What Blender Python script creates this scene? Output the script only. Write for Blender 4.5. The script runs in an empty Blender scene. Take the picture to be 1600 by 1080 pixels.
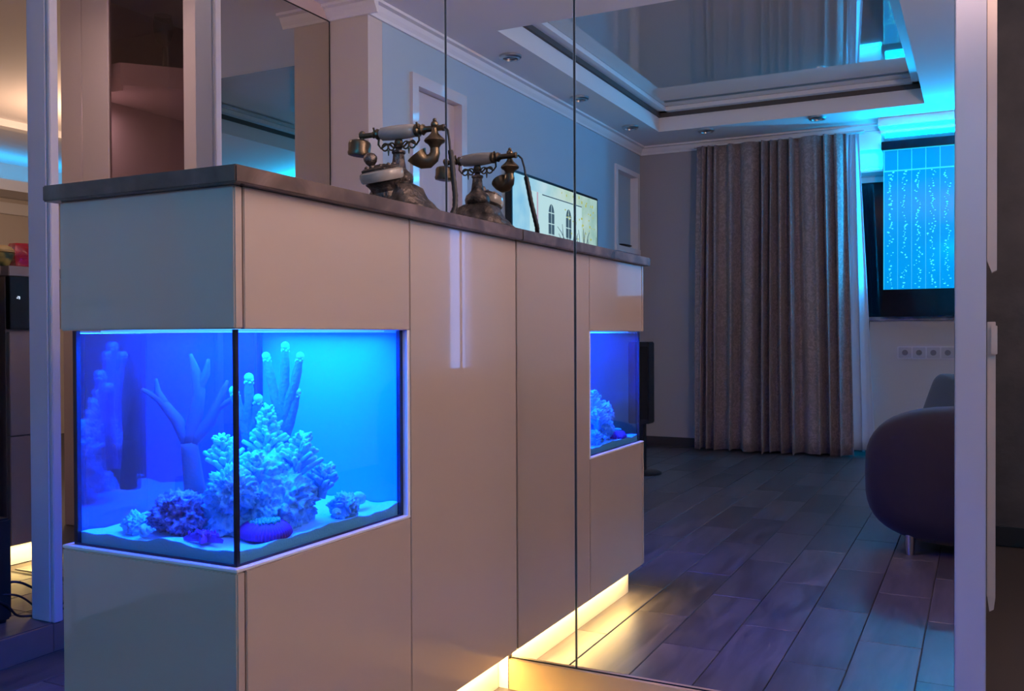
import bpy, bmesh, math, random
from mathutils import Vector, Matrix, noise
C = bpy.context
SC = C.scene
COL = SC.collection
PI = math.pi

# ------------------------------------------------------------------ camera
CX, CY, CZ = 1.0578, -2.1159, 0.905
yaw, pit, roll, FPX = 0.4684, -0.0108, 0.0043, 1448.03
fw = Vector((-math.sin(yaw), math.cos(yaw), 0)); rt = Vector((math.cos(yaw), math.sin(yaw), 0)); up = Vector((0, 0, 1))
fw2 = fw * math.cos(pit) + up * math.sin(pit)
up2 = up * math.cos(pit) - fw * math.sin(pit)
cr, sr = math.cos(roll), math.sin(roll)
ax = rt * cr - up2 * sr
ay = rt * sr + up2 * cr
cam_d = bpy.data.cameras.new('camera')
cam = bpy.data.objects.new('camera', cam_d)
COL.objects.link(cam)
M = Matrix.Identity(4)
for i in range(3):
    M[i][0], M[i][1], M[i][2] = ax[i], ay[i], -fw2[i]
M[0][3], M[1][3], M[2][3] = CX, CY, CZ
cam.matrix_world = M
cam_d.sensor_width = 36.0
cam_d.lens = FPX / 1600 * 36.0
cam_d.clip_start = 0.02
cam_d.clip_end = 60
SC.camera = cam

# ------------------------------------------------------------------ world, exposure, large lights
SC.view_settings.view_transform = 'Standard'
SC.view_settings.look = 'None'
SC.view_settings.gamma = 1
SC.view_settings.use_curve_mapping = False
SC.view_settings.exposure = 0.0
world = bpy.data.worlds.new('night'); SC.world = world
world.use_nodes = True
bg = world.node_tree.nodes['Background']
bg.inputs[0].default_value = (0.11, 0.25, 0.68, 1)
bg.inputs[1].default_value = 5.5  # blue fill, reaching the room through the added window


def area(name, loc, rot, sx, sy, col, power, spread=PI):
    l = bpy.data.lights.new(name, 'AREA')
    l.shape = 'RECTANGLE'; l.size = sx; l.size_y = sy
    l.color = col; l.energy = power; l.spread = spread
    o = bpy.data.objects.new(name, l); COL.objects.link(o)
    o.location = loc; o.rotation_euler = rot
    return o


BLUE = (0.0, 0.30, 1.0)
CYAN = (0.0, 0.44, 1.0)
WARM = (1.0, 0.66, 0.22)
# unseen fill lights added for cabinet front, kitchen, ceiling and vitrine
area('cabinet_fill_light', (2.62, -0.40, 1.75), (0, math.radians(82), 0), 0.30, 0.30, (1.0, 0.66, 0.46), 5, math.radians(150))  # no lamp known here; warm fill aimed at the cabinet front
kl = bpy.data.lights.new('kitchen_fill_light', 'POINT'); kl.energy = 45; kl.color = (1.0, 0.66, 0.46); kl.shadow_soft_size = .11  # added to warm the kitchen and its ceiling
klo = bpy.data.objects.new('kitchen_fill_light', kl); COL.objects.link(klo); klo.location = (-4.3, -2.2, 2.05)
tl = bpy.data.lights.new('ceiling_fill_light', 'POINT'); tl.energy = 95; tl.color = (1.0, 0.70, 0.62); tl.shadow_soft_size = .08  # added uplight that brightens the ceiling and its bounce
tlo = bpy.data.objects.new('ceiling_fill_light', tl); COL.objects.link(tlo); tlo.location = (1.45, -.45, 1.80)
area('vitrine_front_fill', (-1.95, -.22, 2.42), (0.25, 0, 0), 0.08, 0.08, (1.0, 0.70, 0.62), 4)  # added to lift the vitrine front and the beige wall end
# fish tank hood light, shining down into the tank
area('tank_hood_light', (-0.20, -0.74, 0.9128), (0, 0, 0), 0.30, 0.42, (0.004, 0.105, 1.0), 38)
area('vitrine_inside_fill', (-2.455, -.730, 1.96), (0, 0, 0), 0.12, 0.03, (1.0, .74, .78), 2.2)  # added inside the vitrine to lighten what shows through the door
# under-cabinet strips
area('plinth_strip_light', (-0.026, -0.49, 0.0955), (0, 0, 0), 0.008, 0.92, WARM, 5.0)
area('kitchen_strip_light', (-2.055, -0.125, 0.150), (0, 0, 0), 0.008, 0.19, WARM, 0.8)
# strip on top of the bubble panel washing the soffit, a window niche strip, and added cyan fills
area('bubble_panel_top_light', (1.02, -5.155, 2.30), (PI, 0, 0), 1.15, 0.03, CYAN, 10)
area('room_cyan_fill', (1.02, -5.045, 2.335), (PI - .85, 0, 0), 1.15, 0.075, CYAN, 48)  # added cyan fill for ceiling and room, placed at the bright soffit band
area('sheer_curtain_fill', (0.405, -5.12, 1.75), (0, PI / 2, 0), 1.0, 0.03, CYAN, 7)  # added to light the sheer curtain, no such strip known
area('window_niche_light', (0.29, -5.365, 2.15), (PI - .5, 0, 0), 0.20, 0.03, CYAN, 2)
area('lower_curtain_fill', (0.318, -5.42, .55), (0, PI / 2, 0), 0.6, 0.03, CYAN, 4)  # added to throw blue on the lower sheer curtain
area('kitchen_cove_light', (-6.35, -3.2, 2.20), (PI, 0, 0), 0.06, 2.6, CYAN, 6)

# ------------------------------------------------------------------ materials
MATS = {}


def mat(name, base=(.5, .5, .5), rough=.5, metal=0., spec=.5, coat=0., emit=None, estr=0., bump=None, var=None, sheen=0.):
    if name in MATS:
        return MATS[name]
    m = bpy.data.materials.new(name); m.use_nodes = True
    nt = m.node_tree; b = nt.nodes['Principled BSDF']
    b.inputs['Base Color'].default_value = (*base, 1)
    b.inputs['Roughness'].default_value = rough
    b.inputs['Coat IOR'].default_value = 1.65
    b.inputs['Metallic'].default_value = metal
    b.inputs['Specular IOR Level'].default_value = spec
    if coat:
        b.inputs['Coat Weight'].default_value = coat
        b.inputs['Coat Roughness'].default_value = 0.03
    if sheen:
        b.inputs['Sheen Weight'].default_value = sheen
    if emit:
        b.inputs['Emission Color'].default_value = (*emit, 1)
        b.inputs['Emission Strength'].default_value = estr
    tc = None
    if bump or var:
        tc = nt.nodes.new('ShaderNodeTexCoord')
    if var:     # (scale, colour2, detail)
        n = nt.nodes.new('ShaderNodeTexNoise'); n.inputs['Scale'].default_value = var[0]
        n.inputs['Detail'].default_value = var[2] if len(var) > 2 else 4
        nt.links.new(tc.outputs['Object'], n.inputs['Vector'])
        r = nt.nodes.new('ShaderNodeValToRGB')
        r.color_ramp.elements[0].position = .35; r.color_ramp.elements[1].position = .68
        r.color_ramp.elements[0].color = (*base, 1); r.color_ramp.elements[1].color = (*var[1], 1)
        nt.links.new(n.outputs['Fac'], r.inputs['Fac'])
        nt.links.new(r.outputs['Color'], b.inputs['Base Color'])
    if bump:    # (scale, strength, distance)
        n = nt.nodes.new('ShaderNodeTexNoise'); n.inputs['Scale'].default_value = bump[0]; n.inputs['Detail'].default_value = 5
        nt.links.new(tc.outputs['Object'], n.inputs['Vector'])
        bp = nt.nodes.new('ShaderNodeBump'); bp.inputs['Strength'].default_value = bump[1]; bp.inputs['Distance'].default_value = bump[2]
        nt.links.new(n.outputs['Fac'], bp.inputs['Height'])
        nt.links.new(bp.outputs['Normal'], b.inputs['Normal'])
    MATS[name] = m
    return m


def glass_mat(name, tint=(1, 1, 1), ior=1.5, rough=0.0):
    """thin architectural glass: transparent with a Fresnel gloss"""
    if name in MATS:
        return MATS[name]
    m = bpy.data.materials.new(name); m.use_nodes = True
    nt = m.node_tree; nt.nodes.remove(nt.nodes['Principled BSDF'])
    out = nt.nodes['Material Output']
    t = nt.nodes.new('ShaderNodeBsdfTransparent'); t.inputs[0].default_value = (*tint, 1)
    g = nt.nodes.new('ShaderNodeBsdfGlossy'); g.inputs['Roughness'].default_value = rough
    lw_ = nt.nodes.new('ShaderNodeLayerWeight'); lw_.inputs['Blend'].default_value = .5
    pw_ = nt.nodes.new('ShaderNodeMath'); pw_.operation = 'POWER'; pw_.inputs[1].default_value = 5
    nt.links.new(lw_.outputs['Facing'], pw_.inputs[0])
    f = nt.nodes.new('ShaderNodeMapRange'); r0 = ((ior - 1) / (ior + 1)) ** 2
    f.inputs['To Min'].default_value = r0; f.inputs['To Max'].default_value = 1
    nt.links.new(pw_.outputs[0], f.inputs['Value'])
    mx = nt.nodes.new('ShaderNodeMixShader')
    nt.links.new(f.outputs[0], mx.inputs[0]); nt.links.new(t.outputs[0], mx.inputs[1]); nt.links.new(g.outputs[0], mx.inputs[2])
    nt.links.new(mx.outputs[0], out.inputs['Surface'])
    MATS[name] = m
    return m


def plank_mat():
    m = bpy.data.materials.new('wood_look_plank'); m.use_nodes = True
    nt = m.node_tree; b = nt.nodes['Principled BSDF']
    oi = nt.nodes.new('ShaderNodeObjectInfo')
    tc = nt.nodes.new('ShaderNodeTexCoord')
    mp = nt.nodes.new('ShaderNodeMapping'); mp.inputs['Scale'].default_value = (9, 1.3, 1)
    cmb = nt.nodes.new('ShaderNodeCombineXYZ')
    mul = nt.nodes.new('ShaderNodeMath'); mul.operation = 'MULTIPLY'; mul.inputs[1].default_value = 37
    nt.links.new(oi.outputs['Random'], mul.inputs[0])
    nt.links.new(mul.outputs[0], cmb.inputs[0]); nt.links.new(mul.outputs[0], cmb.inputs[1])
    nt.links.new(cmb.outputs[0], mp.inputs['Location'])
    nt.links.new(tc.outputs['Object'], mp.inputs['Vector'])
    n = nt.nodes.new('ShaderNodeTexNoise'); n.inputs['Scale'].default_value = 2.2; n.inputs['Detail'].default_value = 6
    n.inputs['Distortion'].default_value = 1.2
    nt.links.new(mp.outputs[0], n.inputs['Vector'])
    r = nt.nodes.new('ShaderNodeValToRGB')
    r.color_ramp.elements[0].position = .3; r.color_ramp.elements[0].color = (.048, .040, .046, 1)
    r.color_ramp.elements[1].position = .75; r.color_ramp.elements[1].color = (.125, .105, .112, 1)
    nt.links.new(n.outputs['Fac'], r.inputs['Fac'])
    hs = nt.nodes.new('ShaderNodeHueSaturation')
    mr = nt.nodes.new('ShaderNodeMapRange'); mr.inputs['To Min'].default_value = .7; mr.inputs['To Max'].default_value = 1.25
    nt.links.new(oi.outputs['Random'], mr.inputs['Value']); nt.links.new(mr.outputs[0], hs.inputs['Value'])
    nt.links.new(r.outputs['Color'], hs.inputs['Color'])
    nt.links.new(hs.outputs['Color'], b.inputs['Base Color'])
    rr = nt.nodes.new('ShaderNodeMapRange'); rr.inputs['To Min'].default_value = .26; rr.inputs['To Max'].default_value = .42
    nt.links.new(n.outputs['Fac'], rr.inputs['Value']); nt.links.new(rr.outputs[0], b.inputs['Roughness'])
    bp = nt.nodes.new('ShaderNodeBump'); bp.inputs['Strength'].default_value = .15; bp.inputs['Distance'].default_value = .004
    nt.links.new(n.outputs['Fac'], bp.inputs['Height']); nt.links.new(bp.outputs['Normal'], b.inputs['Normal'])
    return m


def stone_mat(name, c1, c2, c3, rough=.22):
    m = bpy.data.materials.new(name); m.use_nodes = True
    nt = m.node_tree; b = nt.nodes['Principled BSDF']
    tc = nt.nodes.new('ShaderNodeTexCoord')
    n = nt.nodes.new('ShaderNodeTexNoise'); n.inputs['Scale'].default_value = 9; n.inputs['Detail'].default_value = 9; n.inputs['Distortion'].default_value = .8
    nt.links.new(tc.outputs['Object'], n.inputs['Vector'])
    r = nt.nodes.new('ShaderNodeValToRGB'); e = r.color_ramp.elements
    e[0].position = .32; e[0].color = (*c1, 1); e[1].position = .7; e[1].color = (*c2, 1)
    k = e.new(.52); k.color = (*c3, 1)
    nt.links.new(n.outputs['Fac'], r.inputs['Fac']); nt.links.new(r.outputs['Color'], b.inputs['Base Color'])
    b.inputs['Roughness'].default_value = rough
    return m


def curtain_mat():
    m = bpy.data.materials.new('damask_curtain'); m.use_nodes = True
    nt = m.node_tree; b = nt.nodes['Principled BSDF']
    tc = nt.nodes.new('ShaderNodeTexCoord')
    v = nt.nodes.new('ShaderNodeTexNoise'); v.inputs['Scale'].default_value = 24; v.inputs['Detail'].default_value = 2; v.inputs['Distortion'].default_value = 2.5
    nt.links.new(tc.outputs['Object'], v.inputs['Vector'])
    r = nt.nodes.new('ShaderNodeValToRGB'); e = r.color_ramp.elements
    e[0].position = .42; e[0].color = (.235, .185, .19, 1); e[1].position = .62; e[1].color = (.345, .275, .275, 1)
    nt.links.new(v.outputs['Fac'], r.inputs['Fac']); nt.links.new(r.outputs['Color'], b.inputs['Base Color'])
    b.inputs['Roughness'].default_value = .6
    b.inputs['Sheen Weight'].default_value = .3
    return m


cream = mat('cream_gloss_lacquer', (.54, .425, .34), .14, coat=1.0, bump=(2.0, .03, .01))
white_lacq = mat('white_lacquer', (.66, .62, .62), .25, coat=.3)
pinkwhite = mat('vitrine_lacquer', (.62, .52, .50), .3)
carc = mat('cabinet_carcass', (.10, .085, .08), .6)
shelf_white = mat('white_melamine', (.78, .78, .80), .4)
stone = stone_mat('brown_marble', (.075, .050, .040), (.21, .145, .115), (.115, .078, .064))
sill_stone = stone_mat('grey_sill_stone', (.16, .15, .15), (.38, .36, .35), (.26, .25, .25))
seal = mat('dark_silicone', (.004, .006, .02), .4)
clear_glass = glass_mat('clear_tank_glass', (.97, .985, 1.0), 1.55)
water_m = glass_mat('tank_water', (.36, .73, 1.0), 1.06)
wn = water_m.node_tree
vsn = wn.nodes.new('ShaderNodeVolumeScatter'); vsn.inputs['Color'].default_value = (.25, .55, 1, 1); vsn.inputs['Density'].default_value = .22
vsn.inputs['Anisotropy'].default_value = .1
wn.links.new(vsn.outputs[0], wn.nodes['Material Output'].inputs['Volume'])
bronze_glass = glass_mat('smoked_glass', (.74, .66, .66), 1.6)
dark_glass = glass_mat('wine_glass', (.85, .85, .85), 1.5)
mirror_m = mat('silver_mirror', (.86, .87, .88), 0.0, metal=1.0)
bronze_mirror = mat('bronze_mirror', (.66, .60, .52), 0.0, metal=1.0)
mirror_edge = mat('mirror_bevel', (.30, .36, .42), .15, metal=.7)
black_gap = mat('black_gap', (.01, .01, .012), .7)
wall_blue = mat('pale_blue_plaster', (.43, .57, .66), .75, bump=(60, .12, .003))
wall_beige = mat('beige_plaster', (.66, .59, .53), .75, bump=(60, .12, .003))
wall_grey = mat('grey_plaster', (.42, .40, .42), .8, bump=(60, .12, .003))
wall_dark = mat('charcoal_wallpaper', (.045, .045, .052), .7, bump=(18, .5, .01), var=(5, (.075, .072, .08)))
ceil_m = mat('white_ceiling_paint', (.86, .83, .82), .8)
crown_m = mat('white_crown_plaster', (.86, .84, .84), .6)
stretch_m = mat('glossy_stretch_ceiling', (.50, .47, .45), .03, spec=1.0, coat=1.0)
wood_riser = mat('oak_step_riser', (.50, .32, .15), .4, var=(4, (.62, .42, .21), 8))
brown_riser = mat('brown_step_riser', (.17, .115, .09), .45, var=(4, (.24, .165, .13), 8))
dark_floor = mat('dark_floor_grout', (.07, .06, .06), .6)
plank_m = plank_mat()
frame_m = mat('white_frame_lacquer', (.47, .44, .48), .35)
post_m = mat('white_gloss_post', (.58, .56, .58), .22, coat=.4)
beige_trim = mat('beige_casing', (.50, .40, .34), .4)
curt_m = curtain_mat()
tulle_m = mat('white_tulle', (.50, .60, .72), .8)
sofa_m = mat('plum_velvet', (.014, .009, .016), .9, sheen=.12, bump=(40, .2, .004))
cush_m = mat('teal_cushion_cloth', (.02, .045, .075), .9, sheen=.2)
cush2_m = mat('patterned_cushion_cloth', (.05, .03, .035), .9, var=(40, (.22, .17, .16), 2))
black_pl = mat('black_plastic', (.012, .012, .014), .35)
black_gl = mat('black_gloss_panel', (.008, .008, .012), .08)
brass = mat('aged_brass', (.17, .13, .08), .36, metal=.9, bump=(90, .25, .003), var=(30, (.10, .078, .055)))
brass_dk = mat('dark_carved_brass', (.045, .038, .035), .40, metal=.8, bump=(42, 1.0, .012), var=(34, (.20, .165, .145)))
porcelain = mat('cream_porcelain', (.34, .31, .27), .25, coat=.4)
cord_m = mat('black_cord', (.01, .01, .011), .55)
steel = mat('brushed_steel', (.55, .55, .56), .3, metal=1.0)
dim_lens = mat('dim_spot_lens', (.10, .10, .11), .1)
led_warm = mat('warm_led', (.8, .7, .5), .5, emit=(1, .72, .3), estr=6)
led_blue = mat('blue_led', (.3, .5, .9), .5, emit=(.12, .42, 1), estr=3)

# ------------------------------------------------------------------ mesh helpers


class MB:
    def __init__(self):
        self.bm = bmesh.new()

    def box(self, a, b, bev=0.0, seg=2):
        bm = bmesh.new()
        x0, x1 = sorted((a[0], b[0])); y0, y1 = sorted((a[1], b[1])); z0, z1 = sorted((a[2], b[2]))
        bmesh.ops.create_cube(bm, size=1)
        for v in bm.verts:
            v.co = Vector(((x0 + x1) / 2 + v.co.x * (x1 - x0), (y0 + y1) / 2 + v.co.y * (y1 - y0), (z0 + z1) / 2 + v.co.z * (z1 - z0)))
        if bev:
            bmesh.ops.bevel(bm, geom=bm.edges[:], offset=bev, segments=seg, affect='EDGES')
        self.add(bm); return self

    def add(self, bm, mx=None):
        if mx is not None:
            bm.transform(mx)
        me = bpy.data.meshes.new('t'); bm.to_mesh(me); bm.free()
        self.bm.from_mesh(me); bpy.data.meshes.remove(me)

    def lathe(self, prof, n=24, mx=None, fn=None):
        bm = bmesh.new(); rings = []
        for r, z in prof:
            ring = []
            for i in range(n):
                a = 2 * PI * i / n
                rr = max(r, 1e-4)
                if fn:
                    rr *= fn(a, z)
                ring.append(bm.verts.new((rr * math.cos(a), rr * math.sin(a), z)))
            rings.append(ring)
        for k in range(len(rings) - 1):
            for i in range(n):
                j = (i + 1) % n
                bm.faces.new((rings[k][i], rings[k][j], rings[k + 1][j], rings[k + 1][i]))
        bm.faces.new(rings[0][::-1]); bm.faces.new(rings[-1])
        self.add(bm, mx); return self

    def tube(self, pts, r, n=10, cap=True):
        """tube along points; r a number or a list"""
        bm = bmesh.new(); pts = [Vector(p) for p in pts]; rings = []
        m = len(pts); last = None
        for k, p in enumerate(pts):
            t = (pts[min(k + 1, m - 1)] - pts[max(k - 1, 0)]).normalized()
            if last is None:
                u = t.orthogonal().normalized()
            else:
                u = (last - t * last.dot(t))
                u = u.normalized() if u.length > 1e-6 else t.orthogonal().normalized()
            last = u; w = t.cross(u)
            rr = r[k] if isinstance(r, (list, tuple)) else r
            rings.append([bm.verts.new(p + (u * math.cos(2 * PI * i / n) + w * math.sin(2 * PI * i / n)) * rr) for i in range(n)])
        for k in range(m - 1):
            for i in range(n):
                j = (i + 1) % n
                bm.faces.new((rings[k][i], rings[k][j], rings[k + 1][j], rings[k + 1][i]))
        if cap:
            bm.faces.new(rings[0][::-1]); bm.faces.new(rings[-1])
        self.add(bm); return self

    def ball(self, c, r, sub=2, sc=(1, 1, 1)):
        bm = bmesh.new(); bmesh.ops.create_icosphere(bm, subdivisions=sub, radius=r)
        for v in bm.verts:
            v.co = Vector((c[0] + v.co.x * sc[0], c[1] + v.co.y * sc[1], c[2] + v.co.z * sc[2]))
        self.add(bm); return self

    def prism(self, pts, lo, hi, axis='z'):
        """polygon pts (2D) pushed from lo to hi along axis"""
        bm = bmesh.new()

        def P(p, h):
            return {'z': (p[0], p[1], h), 'y': (p[0], h, p[1]), 'x': (h, p[0], p[1])}[axis]
        A = [bm.verts.new(P(p, lo)) for p in pts]; B = [bm.verts.new(P(p, hi)) for p in pts]
        bm.faces.new(A); bm.faces.new(B[::-1])
        for i in range(len(pts)):
            j = (i + 1) % len(pts)
            bm.faces.new((A[i], B[i], B[j], A[j]))
        bmesh.ops.recalc_face_normals(bm, faces=bm.faces[:])
        self.add(bm); return self

    def build(self, name, m, parent=None, smooth=None):
        me = bpy.data.meshes.new(name)
        bmesh.ops.recalc_face_normals(self.bm, faces=self.bm.faces[:])
        self.bm.to_mesh(me); self.bm.free()
        me.materials.append(m)
        if smooth is not None:
            for p in me.polygons:
                p.use_smooth = True
            if smooth < 3:
                me.set_sharp_from_angle(angle=smooth)
        o = bpy.data.objects.new(name, me); COL.objects.link(o)
        if parent:
            o.parent = parent
            o.matrix_parent_inverse = Matrix.Translation(-Vector(parent.location)) if not parent.parent else (Matrix.Translation(-Vector(parent.location)) @ parent.matrix_parent_inverse.inverted()).to_4x4() if False else pinv(parent)
        return o


def world_of(o):
    m = Matrix.LocRotScale(o.location, o.rotation_euler, o.scale)
    if o.parent:
        return world_of(o.parent) @ o.matrix_parent_inverse @ m
    return m


def pinv(parent):
    return world_of(parent).inverted()


def tag(o, label=None, cat=None, group=None, kind=None):
    if label: o['label'] = label
    if cat: o['category'] = cat
    if group: o['group'] = group
    if kind: o['kind'] = kind
    return o


def empty(name, loc, label, cat, group=None):
    o = bpy.data.objects.new(name, None); COL.objects.link(o)
    o.empty_display_size = .05
    o.location = loc
    return tag(o, label, cat, group)


def struct(o, label=None):
    o['kind'] = 'structure'
    if label: o['label'] = label
    return o


def bx(name, a, b, m, parent=None, bev=0.0):
    return MB().box(a, b, bev).build(name, m, parent)


def copy_tree(o, parent=None):
    c = o.copy(); COL.objects.link(c)
    if parent:
        c.parent = parent; c.matrix_parent_inverse = o.matrix_parent_inverse.copy()
    for ch in [k for k in COL.objects if k.parent == o]:
        copy_tree(ch, c)
    return c


SM = math.radians(40)
XB = -1.46          # left (pale blue) wall
YB = -5.22          # back wall
ZC = 2.45           # main ceiling

# ================================================================== SETTING
# ---- floor: base slab plus planks laid in a brick bond
floor = struct(bx('floor', (-7.2, -5.7, -.05), (2.86, 2.6, -.006), dark_floor), 'dark wood-look plank floor')
PITCH, LEN = .1715, .565
pl_me = None
rnd = random.Random(3)


def plank_mesh(w, l):
    m = MB().box((-w / 2, -l / 2, -.007), (w / 2, l / 2, 0), .0016, 1)
    me = bpy.data.meshes.new('floor_board'); m.bm.to_mesh(me); m.bm.free(); me.materials.append(plank_m)
    return me


full = plank_mesh(PITCH - .0022, LEN - .0022)
cut = {}
for row in range(-8, 8):
    xc = .051 - PITCH / 2 + PITCH * row
    off = (.505 if row % 2 == 0 else .78) - (LEN if row % 2 else 0)
    k = 0
    while True:
        y0 = off - LEN * 2 + LEN * k; y1 = y0 + LEN; k += 1
        if y0 > 5.2: break
        a, b = max(y0, .002), min(y1, 5.2)
        if b - a < .03: continue
        if row < 0 and xc + PITCH / 2 < -1.40: continue
        L = b - a
        if abs(L - LEN) < 1e-3:
            me = full
        else:
            key = round(L, 3)
            if key not in cut: cut[key] = plank_mesh(PITCH - .0022, L - .0022)
            me = cut[key]
        o = bpy.data.objects.new('floor_board', me); COL.objects.link(o)
        o.parent = floor
        o.location = (xc, -(a + b) / 2, rnd.uniform(-.0006, .0004))

# ---- raised step on the kitchen side and under the mirror
step = struct(MB().box((-7.2, -1.40, -.005), (-1.334, .0, .078)).box((-1.334, -.004, -.005), (1.05, .14, .074)).build('trim_1', dark_floor), 'raised floor step')
for k, (y0, y1) in enumerate(((-.02, -.30), (-.302, -.60), (-.602, -.9), (-.902, -1.2))):
    for j in range(4):
        x1 = -1.330 - .1715 * j
        o = bx('floor_board', (x1 - .169, y1, .074), (x1, y0, .081), plank_m, step, .0014)
bx('riser_board', (-.018, -.016, 0), (.62, -.004, .0775), wood_riser, step, .001)
bx('riser_board', (.622, -.016, 0), (1.05, -.004, .0775), wood_riser, step, .001)
bx('riser_board', (-1.334, -.34, 0), (-1.322, -.005, .079), brown_riser, step, .001)
bx('riser_board', (-1.334, -.76, 0), (-1.322, -.342, .079), brown_riser, step, .001)
bx('riser_board', (-1.334, -1.38, 0), (-1.322, -.762, .079), brown_riser, step, .001)
bx('filler_strip', (-.052, -.012, 0), (-.022, -.004, .096), shelf_white, step)

# ---- walls
struct(bx('wall_front', (-2.6, .008, -.05), (1.06, .12, 2.7), wall_grey), 'wall behind the mirror panels')
struct(bx('wall_back', (XB - .1, YB - .12, -.05), (.17, YB, 2.7), wall_grey), 'grey wall behind the curtain')
wl = MB()
wl.box((XB - .14, -1.521, 0), (XB, -1.754, 2.7)).box((XB - .14, -1.754, 2.209), (XB, -2.294, 2.7)).box((XB - .14, -2.294, 0), (XB, -4.66, 2.7))
wl.box((XB - .14, -4.66, 2.20), (XB, -5.13, 2.7)).box((XB - .14, -5.13, 0), (XB, YB, 2.7)).box((XB - .14, -4.66, 0), (XB, -5.13, 1.60))
struct(wl.build('wall_left', wall_blue), 'pale blue wall with the television')
struct(bx('wall_pier', (-2.62, -1.405, 0), (XB, -1.52, 2.7), wall_beige), 'beige wall end behind the vitrine')
wr = MB().box((2.75, -4.3, -.05), (2.85, 2.6, 2.7)).box((2.75, -5.6, -.05), (2.85, -4.3, .4)).box((2.75, -5.6, 2.3), (2.85, -4.3, 2.7)).box((2.75, -5.6, .4), (2.85, -4.72, 2.3))
struct(wr.build('wall_right', wall_beige), 'beige wall of the living room')
struct(MB().box((2.765, -4.3, .4), (2.82, -4.34, 2.3)).box((2.765, -4.68, .4), (2.82, -4.72, 2.3)).box((2.765, -4.3, .4), (2.82, -4.72, .44)).box((2.765, -4.3, 2.26), (2.82, -4.72, 2.3)).build('fill_window', white_lacq), 'tall narrow window frame added for the blue fill, unseen')  # unseen window added to let blue world light in as fill
struct(bx('wall_back_right', (1.9, YB - .1, -.05), (2.76, YB, 2.7), wall_grey))
struct(bx('wall_hall', (.9, 2.36, -.05), (2.75, 2.46, 2.7), wall_dark), 'charcoal papered hallway wall')
struct(bx('wall_kitchen', (-6.8, -5.4, 0), (-6.66, .1, 2.7), wall_beige), 'beige kitchen end wall')
struct(bx('wall_kitchen_back', (-6.66, -5.4, 0), (XB - .14, -5.3, 2.7), wall_beige))
struct(bx('wall_kitchen_front', (-6.66, .0, 0), (-2.6, .1, 2.7), wall_beige))
struct(bx('wall_hall_left', (.97, .122, 0), (1.06, 2.36, 2.7), wall_dark), 'charcoal hallway side wall')
struct(bx('baseboard_hall', (1.06, 2.345, 0), (2.75, 2.359, .08), black_pl))
struct(bx('baseboard_back', (XB, YB, 0), (.15, YB + .014, .07), mat('dark_baseboard', (.05, .045, .05), .5)))

# window recess in the back wall, right of the curtain
NX0, NX1, NYB = .17, 1.9, -5.56
nw = MB()
nw.box((NX0 - .1, YB, 0), (NX0, NYB - .1, 2.7)).box((NX1 - .1, YB + .0, 0), (NX1, NYB - .1, 2.7))
nw.box((NX0, NYB - .1, 0), (NX1, NYB, .55)).box((NX0, NYB - .1, 2.12), (NX1, NYB, 2.7))
nw.box((NX0, YB + .02, 2.40), (NX1, NYB, 2.7))
struct(nw.build('wall_window', wall_grey), 'window recess wall')
win = struct(MB().box((NX0, NYB - .06, .55), (NX0 + .03, NYB - .01, 2.12)).box((NX1 - .03, NYB - .06, .55), (NX1, NYB - .01, 2.12))
             .box((NX0, NYB - .06, .55), (NX1, NYB - .01, .60)).box((NX0, NYB - .06, 2.08), (NX1, NYB - .01, 2.12)).box((.82, NYB - .06, .55), (.87, NYB - .01, 2.12)).build('window_1', white_lacq), 'dark night window beside the bubble panel')
bx('window_pane', (NX0 + .03, NYB - .05, .60), (.82, NYB - .035, 2.08), mat('night_window_pane', (.006, .008, .014), .06), win)
bx('window_pane', (.87, NYB - .05, .60), (NX1 - .03, NYB - .035, 2.08), mat('night_window_pane'), win)
# stepped soffits over the recess
struct(MB().box((NX0, YB + .0, 2.27), (.40, NYB, 2.40)).box((NX0, YB - .16, 2.13), (.40, NYB, 2.27)).build('trim_2', crown_m), 'stepped soffit over the window')
struct(MB().box((.40, YB + .215, 2.39), (NX1, YB + .06, 2.45)).box((.40, YB + .05, 2.37), (NX1, NYB, 2.40)).build('trim_3', crown_m), 'soffit above the bubble panel')

# ---- ceiling with a tray
TX0, TX1, TY0, TY1 = -1.13, .72, -2.06, -4.70
ce = MB()
ce.box((-6.8, .12, ZC), (TX0, -5.35, ZC + .25)).box((TX1, .12, ZC), (2.85, -5.35, ZC + .25))
ce.box((TX0, .12, ZC), (TX1, TY0, ZC + .25)).box((TX0, TY1, ZC), (TX1, -5.35, ZC + .25))
ceiling = struct(ce.build('ceiling', ceil_m), 'white ceiling with a recessed tray')
struct(bx('ceiling_hall', (.97, .12, ZC), (2.85, 2.46, ZC + .25), ceil_m))
bx('stretch_film', (TX0 - .02, TY0 + .02, ZC + .165), (TX1 + .02, TY1 - .02, ZC + .175), stretch_m, ceiling)
fr = MB()
for (a, b) in (((TX0, TY0), (TX0 + .075, TY1)), ((TX1 - .075, TY0), (TX1, TY1)), ((TX0, TY0), (TX1, TY0 - .075)), ((TX0, TY1 + .075), (TX1, TY1))):
    fr.box((a[0], a[1], ZC + .135), (b[0], b[1], ZC + .164))
fr.build('tray_moulding', crown_m, ceiling)
gp = MB()
for (a, b) in (((TX0 + .001, TY0), (TX0 + .02, TY1)), ((TX1 - .02, TY0), (TX1 - .001, TY1)), ((TX0, TY0 - .001), (TX1, TY0 - .02)), ((TX0, TY1 + .02), (TX1, TY1 + .001))):
    gp.box((a[0], a[1], ZC + .105), (b[0], b[1], ZC + .135))
gp.build('shadow_gap', mat('tray_shadow_gap', (.10, .085, .08), .8), ceiling)


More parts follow.
